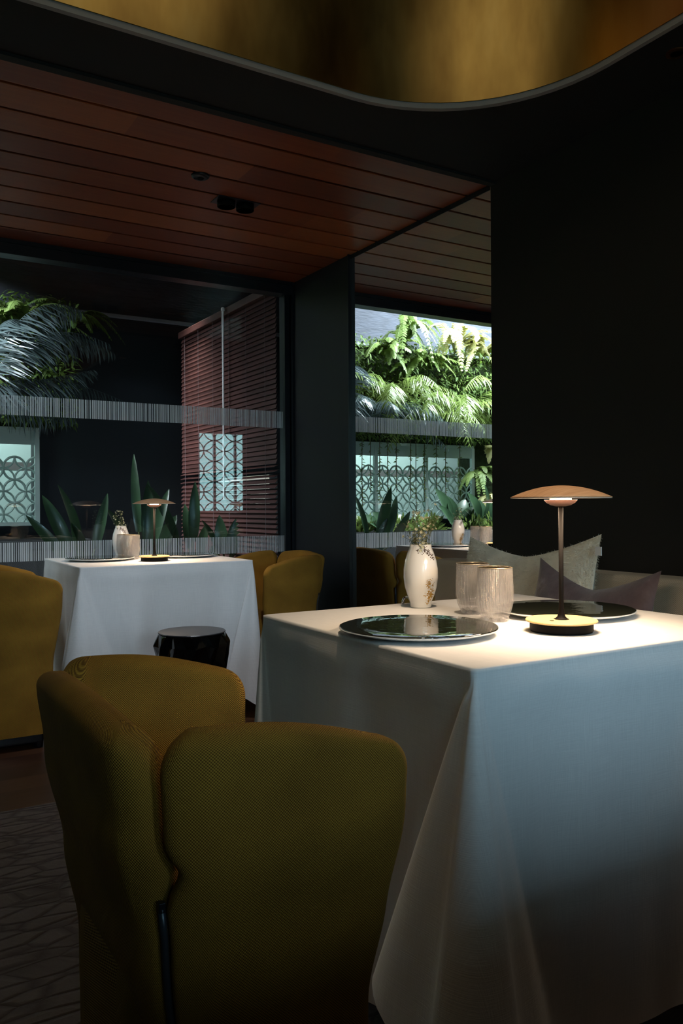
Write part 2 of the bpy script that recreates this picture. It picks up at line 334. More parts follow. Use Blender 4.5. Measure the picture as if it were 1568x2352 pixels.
# ------------------------------------------------------------------ the setting: room
W = 4.36; ZH = 2.356; YF = 2.58; ML, MR = 3.72, 2.61
sbox('floor', M['floor_wood'], -2.6, -2.6, -.1, 2.5, W + .1, 0, 'dark reddish oak floorboards')
# wood ceiling: real boards with gaps
b = MB()
for k in range(10):
    y = YF + .0 + k * .178; b.box(-2.6, y + .006, ZH, MX + .2, y + .178 - .010, ZH + .02)
struct(b.build('ceiling_planks', M['ceiling_wood'], bevel=.002), 'red cedar plank ceiling over the window tables').name = 'ceiling'
sbox('ceiling', M['black_ceiling'], -2.6, YF - .02, ZH + .045, MX + .3, W + .1, ZH + .09, 'black void above the ceiling planks')
# coffer opening in the black ceiling
RX, RY, RR = None, None, .55
pc = on_z(1568, 26, ZH - .01); pl = on_z(130, 0, ZH - .01); RX = pc.x; RY = pl.y
def coffer_path(r_extra=0, n=14, x0=-1.4, y0=-1.6):
    x1 = RX + r_extra; y1 = RY + r_extra; r = RR + r_extra; pts = []
    for (cx, cy, a0) in ((x1 - r, y1 - r, 0), (x0 + RR, y1 - r, PI / 2), (x0 + RR, y0 + RR, PI), (x1 - r, y0 + RR, 1.5 * PI)):
        for k in range(n + 1): a = a0 + PI / 2 * k / n; pts.append((cx + r * math.cos(a), cy + r * math.sin(a)))
    return pts
def ring_wall(path, z0, z1, th, name, m, label):
    b = MB(); n = len(path); i = 0
    cx = sum(p[0] for p in path) / n; cy = sum(p[1] for p in path) / n
    for (x, y) in path:
        d = Vector((x - cx, y - cy)).normalized() * th
        for (a, z) in ((0, z0), (1, z0), (1, z1), (0, z1)): b.vert((x + d.x * a, y + d.y * a, z))
    for k in range(n):
        k2 = (k + 1) % n
        for j in range(4): b.f.append([k * 4 + j, k * 4 + (j + 1) % 4, k2 * 4 + (j + 1) % 4, k2 * 4 + j])
    return b.build(name, m, smooth=False)
cp = coffer_path()
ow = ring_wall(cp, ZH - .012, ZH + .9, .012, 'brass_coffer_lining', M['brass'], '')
for p in ow.data.polygons: p.use_smooth = True
tag(ow, 'aged brass lining of the round-cornered ceiling coffer overhead', 'ceiling coffer'); e = ow.modifiers.new('e', 'EDGE_SPLIT'); e.split_angle = .9
ot = ring_wall(coffer_path(.004), ZH - .03, ZH + .01, .02, 'coffer_rim', M['grey_trim'], ''); ot.parent = ow
# black ceiling with hole
b = MB(); path = coffer_path(.01); outer = []
n = len(path); X0, X1, Y0, Y1 = -2.6, MX + .3, -2.6, YF
cx = sum(p[0] for p in path) / n; cy = sum(p[1] for p in path) / n
for (x, y) in path:
    dx, dy = x - cx, y - cy; t = min(((X1 if dx > 0 else X0) - cx) / dx if abs(dx) > 1e-6 else 1e9, ((Y1 if dy > 0 else Y0) - cy) / dy if abs(dy) > 1e-6 else 1e9)
    outer.append((cx + dx * t, cy + dy * t))
for (p, q) in zip(path, outer): b.vert((p[0], p[1], ZH - .01)); b.vert((q[0], q[1], ZH - .01))
for k in range(n): k2 = (k + 1) % n; b.f.append([2 * k, 2 * k2, 2 * k2 + 1, 2 * k + 1])
base = len(b.v)
for cxy in ((X1, Y1), (X0, Y1), (X0, Y0), (X1, Y0)): b.vert((*cxy, ZH - .01))
for ci, cxy in enumerate(((X1, Y1), (X0, Y1), (X0, Y0), (X1, Y0))):
    for k in range(n):
        p, q = outer[k], outer[(k + 1) % n]
        if (abs(p[0] - cxy[0]) < 1e-4 and abs(q[1] - cxy[1]) < 1e-4) or (abs(p[1] - cxy[1]) < 1e-4 and abs(q[0] - cxy[0]) < 1e-4): b.f.append([2 * k + 1, 2 * ((k + 1) % n) + 1, base + ci])
struct(b.build('ceiling', M['black_ceiling']), 'black ceiling around the brass coffer')
sbox('ceiling', M['black_ceiling'], -2.6, -2.6, ZH + .88, MX + .3, YF, ZH + .95, 'dark roof of the coffer')
sbox('trim_1', M['black_ceiling'], -2.6, YF - .03, ZH - .02, MX + .2, YF + .004, ZH + .06, 'black edge between the black and the wooden ceilings')
# right wall: black wall, mirror recess, panel
sbox('wall_right', M['black_wall'], MX - .025, -2.6, 0, MX + .2, MR - .025, ZH + .03, 'black plaster wall behind the banquette')
sbox('wall_right', M['navy'], MX, MR, 0, MX + .2, W + .1, ZH + .03, 'dark wall behind the mirror')
sbox('wall_right', M['navy'], MX - .02, ML, 0, MX + .01, W, ZH, 'blue-black wall panel between mirror and window')
o = MB().box(MX - .008, MR - .04, .02, MX + .002, ML, ZH).build('wall_mirror', M['mirror']); tag(o, 'tall frameless wall mirror reflecting the garden window and far table', 'mirror')
sbox('trim_2', M['frame'], MX - .03, ML - .004, 0, MX + .0, ML, ZH, 'thin edge beside the mirror')
sbox('trim_3', M['black_ceiling'], MX - .014, ML, ZH - .03, MX + .01, W, ZH + .01, 'black strip above the right panel')
sbox('trim_4', M['black_ceiling'], MX - .010, MR, ZH - .022, MX + .01, ML, ZH + .01, 'black strip above the mirror')
sbox('wall_left', M['black_wall'], -2.7, -2.6, 0, -2.6, W + .1, ZH + 1, 'dark left wall')
# back wall with its window and one added for fill (behind the camera)
BY = -2.6; wins = ((-.74, .22, .90, 2.14), (.70, 1.70, 1.15, 2.02))
for a in ((-2.6, 0, -.74, ZH + 1), (.22, 0, .70, ZH + 1), (1.70, 0, MX + .2, ZH + 1), (-.74, 0, .22, .90), (.7, 0, 1.7, 1.15), (-.74, 2.14, .22, ZH + 1), (.7, 2.02, 1.7, ZH + 1)):
    sbox('wall_back', M['black_wall'], a[0], BY - .1, a[1], a[2], BY, a[3], 'dark rear wall')
for wi, (wx0, wx1, wz0, wz1) in enumerate(wins):
    wb = struct(MB().box(wx0, BY - .06, wz0, wx1, BY - .055, wz1).build('window_%d' % (wi + 2), M['pane']), 'rear window, the right-hand one of the pair added for fill light')
    b = MB()
    for x in (wx0 + .02, wx1 - .02): b.box(x - .02, BY - .09, wz0, x + .02, BY - .02, wz1)
    for z in (wz0 + .02, wz1 - .02): b.box(wx0, BY - .088, z - .02, wx1, BY - .022, z + .02)
    b.build('window_frame', M['frame'], wb)

sbox('wall_light_blocker', M['black_wall'], -1.9, -.42, 0, MX - .03, -.34, .935, 'unseen half-height light blocker added behind the viewpoint')  # added to keep rear light off the lower cloth and chair

# front window
zt = on_y(0, 578, W).z; gx1 = on_y(660, 1160, W).x
z1a, z1b = on_y(330, 924, W).z, on_y(330, 966, W).z; z2a, z2b = on_y(330, 1239, W).z, on_y(330, 1280, W).z
GX0 = -1.7; SILL = .10
sbox('wall_front', M['frame'], -2.7, W - .01, zt + .05, MX + .2, W + .12, ZH + .1, 'black beam above the window')
sbox('wall_front', M['frame'], -2.7, W, 0, MX, W + .12, SILL, 'low black kerb under the window')
sbox('wall_front', M['frame'], -2.7, W, SILL, GX0 - .05, W + .1, zt + .05, 'black wall left of the window')
win = struct(MB().box(GX0, W + .045, SILL, gx1, W + .051, zt).build('window_1', M['pane']), 'large fixed pane looking on to the courtyard')
b = MB(); b.box(GX0 - .05, W, zt - .004, MX, W + .09, zt + .05); b.box(GX0 - .05, W, SILL, MX, W + .09, SILL + .05); b.box(GX0 - .05, W, SILL, GX0 + .01, W + .09, zt)
b.box(gx1 - .002, W + .02, SILL, gx1 + .03, W + .09, zt); b.box(gx1 + .035, W - .01, SILL, gx1 + .05, W + .09, zt); b.box(gx1 + .06, W - .03, SILL, MX - .0, W + .09, zt)
b.build('window_frame', M['frame'], win)
for (za, zb) in ((z1a, z1b), (z2a, z2b)):
    b = MB(); x = GX0 + .03
    while x < gx1 - .006:
        wd = random.choice((.003, .004, .006, .008)); b.box(x, W + .041, zb, x + wd, W + .0435, za); x += wd + random.choice((.003, .004, .005, .007))
    b.build('frit_band', M['frit'], win)

# ------------------------------------------------------------------ the setting: courtyard
YG = 7.0; ZL = on_y(0, 697, YG).z
sbox('floor', M['paving'], -6, W + .12, -.12, 4.2, 8.6, -.02, 'dark courtyard paving')
zs0 = .86; zs1 = on_y(30, 982, YG).z; sxa, sxb = mir(1080, 1100, YG).x, on_y(82, 1100, YG).x
sbox('wall_garden', M['outer_wall'], -6, YG, ZL, 4.2, YG + .2, 5.2, 'blue-grey brick wall above the planted ledge')
sbox('trim_5', M['ledge'], -6, YG - .05, ZL - .012, 4.2, YG + .02, ZL + .012, 'pale ledge line along the garden wall')
sbox('wall_garden', M['mossback'], -6, YG, zs1, sxb + .25, YG + .2, ZL - .01, 'planted wall above the patterned screen')
sbox('wall_garden', M['outer_dark'], sxb + .25, YG, zs1, 4.2, YG + .2, ZL - .01, 'ink-blue courtyard wall')
sbox('wall_garden', M['outer_dark'], sxb, YG, 0, 4.2, YG + .2, zs1, 'ink-blue courtyard wall to the right of the screen')
sbox('wall_garden', M['mossback'], -6, YG, 0, sxa, YG + .2, zs1, 'mossy courtyard wall left of the screen')
sbox('wall_garden', M['outer_dark'], sxa, YG, 0, sxb, YG + .2, zs0, 'low wall under the patterned screen')
sbox('wall_backdrop', M['backdrop'], -3, 8.0, 0, 3, 8.1, 3.2, 'pale wall beyond the patterned screen')
sbox('ceiling', M['canopy'], .35, W + .12, 3.05, 4.2, YG, 3.2, 'dark canopy over the right of the courtyard')
b = MB()
for k in range(9): b.box(-3.0, W + .2 + k * .1, 2.83, 4.2, W + .27 + k * .1, 2.87)
struct(b.build('ceiling', M['canopy'], bevel=.003), 'dark slatted canopy just outside the window')
sbox('wall_side', M['outer_dark'], 3.9, W + .12, 0, 4.0, YG, 3.2, 'courtyard side wall beyond the blind')
sbox('wall_side', M['plate_white'], 2.78, 5.68, 0.3, 2.85, 6.7, 1.25, 'pale low wall beyond the blind')

# patterned breeze screen (also outside the rear window)
def lattice(name, x0, x1, z0, z1, y, cell, label, top=.3, mirrorframe=True, th=.03):
    r = empty(name, ((x0 + x1) / 2, y, z0), 0, label, 'screen'); wd = (x1 - x0) / 2; h = z1 - z0; zt_ = h * (1 - top)
    b = MB(); nx = max(1, int((x1 - x0) / cell)); nz = max(1, int(zt_ / cell)); cw = (x1 - x0) / nx; ch = zt_ / nz; n = 10; lw = .0095
    for i in range(nx):
        for j in range(nz):
            cx_, cz = -wd + (i + .5) * cw, (j + .5) * ch
            for (sx, sz) in ((1, 1), (1, -1), (-1, 1), (-1, -1)):            # four leaf-shaped arcs per block
                pts = []
                for k in range(n + 1):
                    a = PI / 2 * k / n; pts.append((cx_ + sx * cw / 2 * (1 - math.cos(a)) * 1.0, 0, cz + sz * ch / 2 * (math.sin(a))))
                b.tube(pts, lw, 4)
                pts = [(cx_ + sx * cw / 2 * math.sin(PI / 2 * k / n), 0, cz + sz * ch / 2 * (1 - math.cos(PI / 2 * k / n))) for k in range(n + 1)]
                b.tube(pts, lw * .8, 4)
    b.build('lattice', M['screen_lat'], r)
    b = MB()
    for k in range(5): x = -wd + (2 * wd) * k / 4; b.box(x - .018, -.02, 0, x + .018, .02, h)
    b.box(-wd, -.021, -.0, wd, .021, .03); b.box(-wd, -.021, h - .03, wd, .021, h); b.build('screen_frame', M['screen_teal'], r)
    if top: MB().box(-wd, -.006, zt_ + .10, wd, .006, h - .02).build('top_panel', M['screen_teal'], r)
    return r
lattice('breeze_screen', sxa, sxb, zs0, zs1, YG - .05, .17, 'pale teal geometric breeze screen across the back of the courtyard')
lattice('breeze_screen', -.95, .45, .75, 2.35, BY - .5, .3, 'teal geometric screen outside the rear window, seen only as a glass reflection', top=0)

# planters along the garden wall
def planter(x0, x1, y0, y1, h, label):
    r = empty('planter_box', ((x0 + x1) / 2, (y0 + y1) / 2, -.02), 0, label, 'planter', 'dark planter boxes in the courtyard'); a, c = (x1 - x0) / 2, (y1 - y0) / 2
    b = MB(); b.box(-a, -c, 0, a, c, h - .06); b.box(-a, -c, h - .06, a, -c + .03, h); b.box(-a, c - .03, h - .06, a, c, h); b.box(-a, -c, h - .06, -a + .03, c, h); b.box(a - .03, -c, h - .06, a, c, h)
    b.build('box', M['planter'], r); MB().box(-a + .03, -c + .03, h - .07, a - .03, c - .03, h - .03).build('soil', M['soil'], r); return r
planter(-3.2, -.75, 6.3, 6.75, .78, 'dark planter box below the breeze screen, left end of the courtyard')
planter(-.7, 1.6, 6.3, 6.75, .78, 'dark planter box below the breeze screen, right end of the courtyard')
planter(.3, 2.1, 4.95, 5.35, .55, 'low dark planter box just outside the window glass')
planter(-1.6, .1, 4.95, 5.35, .55, 'low dark planter box outside the glass, seen in the mirror')

sbox('trim_6', M['grey_trim'], -2.2, 7.5, 1.33, 1.5, 7.6, 1.40, 'added pale strip behind the breeze screen, standing in for bright sky')  # added strip imitating bright sky spots seen through the screen
# ---- plants
def bez(p0, p1, p2, t): return p0 * (1 - t) ** 2 + p1 * 2 * t * (1 - t) + p2 * t * t
def frond(b, p0, p1, p2, n, ln, wd, droop=.5, rw=.004, ang=.9, jit=.12, bend=.35):
    p0, p1, p2 = Vector(p0), Vector(p1), Vector(p2); pts = [bez(p0, p1, p2, k / 12) for k in range(13)]
    b.tube(pts, [rw * (1 - .75 * k / 12) for k in range(13)], 5)
    for k in range(n):
        t = .12 + .88 * k / (n - 1); p = bez(p0, p1, p2, t); d = (bez(p0, p1, p2, min(1, t + .02)) - bez(p0, p1, p2, max(0, t - .02))).normalized()
        sd = d.cross(Vector((0, 0, 1))); sd = sd.normalized() if sd.length > .05 else Vector((1, 0, 0)); upn = sd.cross(d)
        l = ln * (math.sin(PI * min(1, .18 + .8 * t)) ** .6) * random.uniform(.85, 1.1)
        for s_ in (-1, 1):
            dd = (sd * s_ * math.sin(ang) + d * math.cos(ang) - Vector((0, 0, 1)) * droop * random.uniform(.6, 1.3)).normalized()
            dd += Vector([random.uniform(-jit, jit) for _ in range(3)])
            b.blade(p, dd, upn, l, wd, bend * random.uniform(.5, 1.3), 3)
    return b
def palm(base, fronds, label, m, mt='palm_plant', cat='palm', group='palms on the garden wall', **kw):
    base = Vector(base); r = empty(mt, base, 0, label, cat, group)
    for (p1, p2) in fronds:
        b = MB(); frond(b, Vector((0, 0, 0)), Vector(p1) - base, Vector(p2) - base, **kw); b.build('frond', m, r)
    return r
def fr_auto(base, k, spread, length, rise, yb=-.25):
    out = []
    for i in range(k):
        a = random.uniform(-1, 1) * spread; l = length * random.uniform(.75, 1.1); dx = math.sin(a) * l; dy = -abs(math.cos(a)) * l * .5 + random.uniform(-.1, .1)
        p2 = Vector(base) + Vector((dx, dy + yb, rise * random.uniform(-.6, .5))); p1 = Vector(base) + Vector((dx * .4, (dy + yb) * .5, rise * random.uniform(.7, 1.2))); out.append((p1, p2))
    return out
Yp = 6.45
P = lambda x, y, Y=Yp: on_y(x, y, Y)
Q = lambda x, y, Y=Yp: mir(x, y, Y)
palm(P(-40, 900), [(P(60, 700), P(250, 790)), (P(70, 690), P(262, 812)), (P(40, 640), P(190, 715)), (P(60, 880), P(215, 850)), (P(90, 830), P(290, 925)), (P(20, 900), P(170, 960)), (P(-30, 700), P(60, 740)), (P(-90, 800), P(-200, 900)), (P(-90, 700), P(-180, 760))],
     'silvery arching palm at the left end of the courtyard window', M['palm_dark'], n=40, ln=.30, wd=.014, droop=.75, jit=.1)
for (bx, by, spec, lab, mm) in ((1060, 960, 0, 'green palm with fanned fronds at the right of the mirror view', 'palm'), (900, 930, 1, 'green palm drooping at the left of the mirror view', 'palm'), (1000, 985, 2, 'low palm hanging over the screen in the mirror view', 'palm'), (1140, 930, 3, 'green palm at the mirror’s right edge', 'palm'), (840, 985, 4, 'dark palm over the screen at the mirror’s left edge', 'palm_dark')):
    Bp = Q(bx, by, 6.8); palm(Bp, fr_auto(Bp, 9, 1.5, .85, .42), lab.replace('’', "'"), M[mm], n=26, ln=.24, wd=.011, droop=.45, jit=.2)
def fern(base, label, m, k=12, length=.55, rise=.35, grp='ferns along the garden ledge', **kw):
    return palm(base, fr_auto(base, k, 1.4, length, rise, -.1), label, m, 'fern', 'fern', grp, **kw)
fern(Q(930, 800, 6.85), 'bright green fern standing on the garden ledge', M['fern'], 14, .5, .5, n=26, ln=.075, wd=.020, droop=.15, bend=.1)
fern(Q(890, 830, 6.85), 'mid green fern below the ledge, left of the tall fern', M['fern'], 12, .45, .3, n=26, ln=.08, wd=.02, droop=.3, bend=.1)
fern(Q(965, 850, 6.85), 'green fern arching down the planted wall', M['fern'], 12, .5, .25, n=26, ln=.08, wd=.02, droop=.3, bend=.1)
fern(Q(1045, 810, 6.85), 'pale fern on the garden ledge', M['pale_fern'], 14, .5, .42, n=26, ln=.08, wd=.022, droop=.1, bend=.1)
fern(Q(1105, 830, 6.85), 'pale green fern at the far right of the ledge', M['pale_fern'], 14, .5, .35, n=26, ln=.08, wd=.022, droop=.2, bend=.1)
fern(Q(1125, 1050, 6.8), 'pale green fern hanging beside the screen', M['pale_fern'], 12, .4, .25, n=24, ln=.07, wd=.02, droop=.3, bend=.1)
fern(Q(1098, 1110, 6.8), 'mid green fern beside the right end of the screen in the mirror view', M['fern'], 12, .35, .3, n=24, ln=.07, wd=.02, droop=.2, bend=.1)
fern(Q(1122, 1165, 6.7), 'light green fern low beside the screen in the mirror view', M['pale_fern'], 10, .3, .3, n=24, ln=.06, wd=.02, droop=.2, bend=.1)
fern(P(60, 760, 6.85), 'dull green fern behind the silvery palm', M['fern'], 12, .5, .3, n=26, ln=.08, wd=.02, droop=.3, bend=.1)
fern(P(160, 750, 6.85), 'dark fern at the right end of the planted wall', M['moss'], 10, .4, .25, n=26, ln=.08, wd=.02, droop=.3, bend=.1)
# moss and small leaves covering the green wall: uncountable
b = MB()
for k in range(15000):
    x = random.uniform(-3.4, sxb + .28); z = random.uniform(zs1 + .03, ZL + .06); d = Vector((random.uniform(-1, 1), -random.uniform(.2, 1), random.uniform(-1, .6)))
    y = YG - .05 - abs(random.gauss(.02, .10)) - .06 * math.sin(x * 5) ** 2 * math.sin(z * 7) ** 2
    b.blade((x, y, z), d, (0, -.4, 1), random.uniform(.03, .09), random.uniform(.012, .03), .3, 2)
tag(b.build('moss_and_creepers', M['moss']), 'mossy small-leaved creeper covering the garden wall', 'creeper', kind='stuff')
# hanging vines with wires in front of the screen
for i, px in enumerate((828, 846, 868, 892, 914, 940, 958, 980, 1004, 1028, 1052)):
    x = mir(px, 1080, 6.9).x + random.uniform(-.03, .03); r = empty('hanging_vine', (x, 6.88, zs1 + .05), 0, 'slender vine hanging before the breeze screen, %s in the mirror view' % ('leftmost', 'second from left', 'third from left', 'fourth from left', 'fifth from left', 'centre one', 'just right of centre', 'fifth from right', 'fourth from right', 'third from right', 'second from right')[i], 'vine', 'vines hanging before the breeze screen')
    l = random.uniform(.55, .8); MB().tube([(0, 0, 0), (.004, 0, -l * .5), (0, 0, -l)], .004, 5).build('stem', M['twig'], r); b = MB()
    for k in range(random.choice((12, 26, 45))):
        b.blade((0, 0, -random.uniform(0, l)), (random.uniform(-1, 1), random.uniform(-1, .3), random.uniform(-.8, .2)), (0, -1, .5), random.uniform(.02, .05), .012, .2, 2)
    b.build('leaves', M['palm'], r)
# broad-leaved plants
def broad(base, leaves, label, grp='broad-leaved plants outside the glass'):
    base = Vector(base); r = empty('broad_leaf_plant', base, 0, label, 'plant', grp)
    for (tip, wd, lf) in leaves:
        tip = Vector(tip) - base; st = tip * lf * .9 + Vector((0, 0, .02)); b = MB(); b.tube([(0, 0, 0), st * .5 + Vector((0, 0, .04)), st], .006, 6)
        l = b.build('leaf_stalk', M['stem'], r); b = MB(); d = tip - st; b.blade(st, d + Vector((0, 0, .08)), Vector((random.uniform(-.5, .5), -.8, .7)), d.length * 1.05, wd, .18, 10, .04, .35); b.build('leaf', M['broad'], l, smooth=True)
    return r
Yb = 5.15
def B(x, y, Y=Yb): return on_y(x, y, Y)
for (bx, lv, lab) in ((200, ((95, 1150), (150, 1120), (250, 1140), (170, 1210), (60, 1200)), 'broad-leaved plant outside the glass, left of the far lamp'),
                      (330, ((300, 1050), (345, 1110), (250, 1170), (410, 1190), (385, 1130)), 'broad-leaved plant directly behind the far lamp'),
                      (440, ((450, 1115), (350, 1120), (480, 1210), (425, 1160), (540, 1230)), 'broad-leaved plant between the far lamp and the bright reflection'),
                      (520, ((575, 1130), (470, 1200), (600, 1160), (545, 1200), (500, 1190)), 'broad-leaved plant in front of the wooden blind')):
    base = B(bx, 1163 + .50 * F / 5.2); base.z = .52
    broad(base, [(B(x, y, Yb + random.uniform(-.12, .12)), random.uniform(.06, .10), .42) for (x, y) in lv], lab)
for (bx, lv, lab) in ((1050, ((1010, 1130), (1035, 1145), (1075, 1150), (1095, 1170), (1020, 1175)), 'pale glossy broad-leaved plant behind the reflected vase'),
                      (1110, ((1130, 1120), (1085, 1140), (1150, 1150), (1110, 1150), (1075, 1180)), 'dark green broad-leaved plant at the right of the mirror view'),
                      (890, ((860, 1185), (905, 1175), (930, 1190), (840, 1200), (880, 1190)), 'low broad-leaved plant at the left of the mirror view')):
    base = mir(bx, 1240, 6.5); base.z = .73
    broad(base, [(mir(x, y, 6.45 + random.uniform(-.15, .1)), random.uniform(.10, .16), .35) for (x, y) in lv], lab, 'broad-leaved plants below the screen')
# low bushes in the rear planters
for i, (px, lab) in enumerate(((830, 'small bush in the rear planter, far left of the mirror view'), (920, 'small bush in the rear planter, left of the vase in the mirror'), (985, 'small bush in the rear planter behind the flower sprigs'), (1080, 'small bush in the rear planter behind the reflected glasses'), (1130, 'small bush in the rear planter at the mirror edge'))):
    p = mir(px, 1200, 6.5); r = empty('low_bush', (p.x, 6.5, .73), 0, lab, 'bush', 'low bushes in the rear planters'); b = MB(); c_ = MB()
    for k in range(260):
        d = Vector((random.uniform(-1, 1), random.uniform(-1, 1), random.uniform(0, 1.2))).normalized(); q = d * random.uniform(.03, .17); b.blade(q, d + Vector((0, 0, .3)), (0, -1, .4), random.uniform(.04, .08), .022, .2, 2)
    for k in range(8): a = k * .8; c_.tube([(0, 0, 0), (.1 * math.cos(a), .1 * math.sin(a), .12)], .004, 5)
    b.build('foliage', M['palm'], r); c_.build('stem', M['twig'], r)

# ---- wooden venetian blind outside, running away from the glass
BX = 2.25; by0, by1 = W + .13, 6.15; btop = 2.375
r = empty('wooden_blind', (BX, by0, btop), 0, 'reddish wooden slatted blind hanging outside beyond the window', 'blind')
MB().box(-.03, 0, -.05, .03, by1 - by0, .0).build('headrail', M['blind'], r, bevel=.004)
b = MB(); z = -.065
while z > -1.75:
    zz = btop + z; tilt = 1.22 if zz > 1.27 else (.42 if zz > 1.17 else .85); hw = .0185; dx, dz = hw * math.cos(tilt), hw * math.sin(tilt)
    i = len(b.v)
    for (a, y) in ((-1, 0), (-1, by1 - by0), (1, by1 - by0), (1, 0)): b.vert((a * dx, y, z + a * dz + .0012)); 
    for (a, y) in ((-1, 0), (-1, by1 - by0), (1, by1 - by0), (1, 0)): b.vert((a * dx, y, z + a * dz - .0012))
    for f in ((0, 1, 2, 3), (7, 6, 5, 4), (0, 4, 5, 1), (1, 5, 6, 2), (2, 6, 7, 3), (3, 7, 4, 0)): b.f.append([i + k for k in f])
    z -= .031
b.build('slats', M['blind'], r)
for k in range(6):
    y = .12 + k * (by1 - by0 - .24) / 5; MB().tube([(-.021, y, -.05), (-.021, y, -1.75)], .0012, 5).build('ladder_cord', M['ladder'], r)
pk = on_x(512, 735, BX - .05); b = MB(); b.tube([(-.05, pk.y - by0, -.02), (-.05, pk.y - by0 + .004, -1.32)], .006, 6); b.tube([(-.05, pk.y - by0 + .018, -.02), (-.05, pk.y - by0 + .008, -.9)], .003, 6); b.ball((-.05, pk.y - by0, -.015), .016)
b.build('pull_cord', M['cord'], r)

# ------------------------------------------------------------------ ceiling fittings
p = on_z(460, 403, ZH); r = empty('smoke_detector', (p.x, p.y, ZH), 0, 'small round dark smoke detector set in the plank ceiling', 'smoke detector')
MB().lathe([(.0, -.012), (.028, -.012), (.036, -.006), (.038, 0), (0, 0)], 32).build('housing', M['frame'], r, smooth=True); MB().lathe([(.0, -.016), (.012, -.016), (.014, -.012), (0, -.012)], 20).build('sensor', M['lamp_black'], r)
p = on_z(541, 465, ZH); r = empty('recessed_spotlight', (p.x, p.y, ZH), 0, 'black twin recessed spotlight in the plank ceiling', 'spotlight')
b = MB(); b.box(-.10, -.05, -.004, .10, .05, .0); b.build('plate', M['frame'], r, bevel=.003)
for s_ in (-.045, .045):
    q = MB().lathe([(.036, -.03), (.04, -.028), (.04, -.004), (.03, -.004), (.026, -.026), (.036, -.03)], 28, c=(s_, 0, 0)).build('spot_head', M['lamp_black'], r, smooth=True)
    MB().lathe([(0, -.012), (.026, -.012), (.026, -.008), (0, -.008)], 24, c=(s_, 0, 0)).build('lens', M['chrome'], q)
p = on_z(1553, 121, ZH - .01); r = empty('copper_downlight', (p.x, p.y, ZH - .01), 0, 'tiny copper downlight in the black ceiling at upper right', 'downlight')
MB().lathe([(.018, -.004), (.03, -.004), (.03, 0), (.018, 0), (.018, -.004)], 28).build('rim', mat('copper', (.7, .28, .12), .3, metal=1), r); MB().lathe([(0, -.002), (.018, -.002), (.018, 0), (0, 0)], 20).build('lens', M['lamp_black'], r)

# ------------------------------------------------------------------ rug, banquette
o = MB().box(-1.6, .1 - .3, 0, 1.5, 2.86, .012).build('floor_rug', M['rug'], bevel=.004); tag(o, 'taupe rug with carved wavy texture under the near table', 'rug')
bx0, bx1, ye, ys = 1.80, MX - .03, 2.82, -.2
r = empty('banquette', ((bx0 + bx1) / 2, (ye + ys) / 2, 0), 0, 'long beige woven banquette against the black wall', 'banquette'); hx = (bx1 - bx0) / 2; hy = (ye - ys) / 2
def ubox(x0, y0, z0, x1, y1, z1): return MB().box(x0, y0, z0, x1, y1, z1)
ubox(-hx + .04, -hy, 0, hx, hy, .12).build('plinth', M['frame'], r)
ubox(-hx, -hy, .12, hx, hy, .36).build('seat_base', M['beige_weave'], r, bevel=.012)
ubox(-hx - .01, -hy, .36, hx - .12, hy, .46).build('seat_cushion', M['beige_weave'], r, bevel=.03)
ubox(hx - .13, -hy, .36, hx, hy, .775).build('backrest', M['beige_weave'], r, bevel=.022)

# ------------------------------------------------------------------ pillows
def pillow(name, ca, cb, depth, h, thick, m, label, tilt=.25, chop=.30, furry=False):
    """ca, cb: the two upper corners in the room; the pillow hangs h below them, leaning on the banquette back"""
    ca, cb = Vector(ca), Vector(cb); wv = cb - ca; wd = wv.length; mid = (ca + cb) / 2 - Vector((0, 0, h / 2)); ux = wv.normalized(); nz = Vector((0, 0, 1)); nn = ux.cross(nz).normalized()
    if nn.x > 0: nn = -nn
    r = empty(name, (mid.x, mid.y, mid.z - h / 2), 0, label, 'pillow'); b = MB(); off = Vector((0, 0, h / 2)); n = 26
    def pt(a, c, s_):
        a, c = a * 2 - 1, c * 2 - 1
        ex = wd / 2 * a * (1 - .05 * (1 - c * c)); zz = h / 2 * c; zz *= (1 - (chop if c > 0 else .06) * (1 - abs(a) ** 1.45))
        th = thick / 2 * ((1 - a * a) ** .55) * ((1 - c * c) ** .5) * (1 - .35 * max(0, c) * (1 - abs(a)))
        th += .006 * math.sin(a * 7 + c * 4) * (1 - a * a) * (1 - c * c)
        return ux * ex + nz * (zz * math.cos(tilt)) + nn * (-zz * math.sin(tilt) + s_ * th) + off, (a * wd / 2, c * h / 2)
    b.grid(lambda a, c: pt(a, c, 1), n, n); b.grid(lambda a, c: pt(a, c, -1), n, n, flip=True)
    q = b.build('cushion_cover', m, r, smooth=True)
    if furry:
        f = MB()
        for k in range(80000):
            a, c = random.random(), random.random(); s_ = 1 if random.random() < .8 else -1
            p0, _ = pt(a, c, s_); pa, _ = pt(min(a + .01, 1), c, s_); pb, _ = pt(a, min(c + .01, 1), s_); nr = (pa - p0).cross(pb - p0)
            if nr.length < 1e-9: nr = nn.copy()
            nr.normalize(); nr = nr * (1 if nr.dot(nn * s_) > 0 else -1)
            edge_ = c > .95 or a > .97 or a < .03
            d = nr * random.uniform(.15, .45) + ux * random.uniform(-.5, .8) + nz * random.uniform(-.9, .0); f.blade(p0 - nr * .001, d, nr, random.uniform(.006, .010) if edge_ else random.uniform(.008, .017), .0024, .2, 1, .2)
        tag(f.build('wool_pile', m, q), None, None, kind='stuff')
    return r, mid, ux, nn
r, mid, ux, nn = pillow('wool_pillow', on_x(1366, 1226, 2.06), on_x(1066, 1232, 2.14), 0, .46, .17, M['fur'], 'shaggy cream wool pillow leaning at the back of the banquette', .12, .34, True)
p = on_x(1374, 1266, 2.06) - r.location; MB().box(-.002, -.012, -.014, .002, .012, .014).build('care_tag', M['label'], r, loc=p)
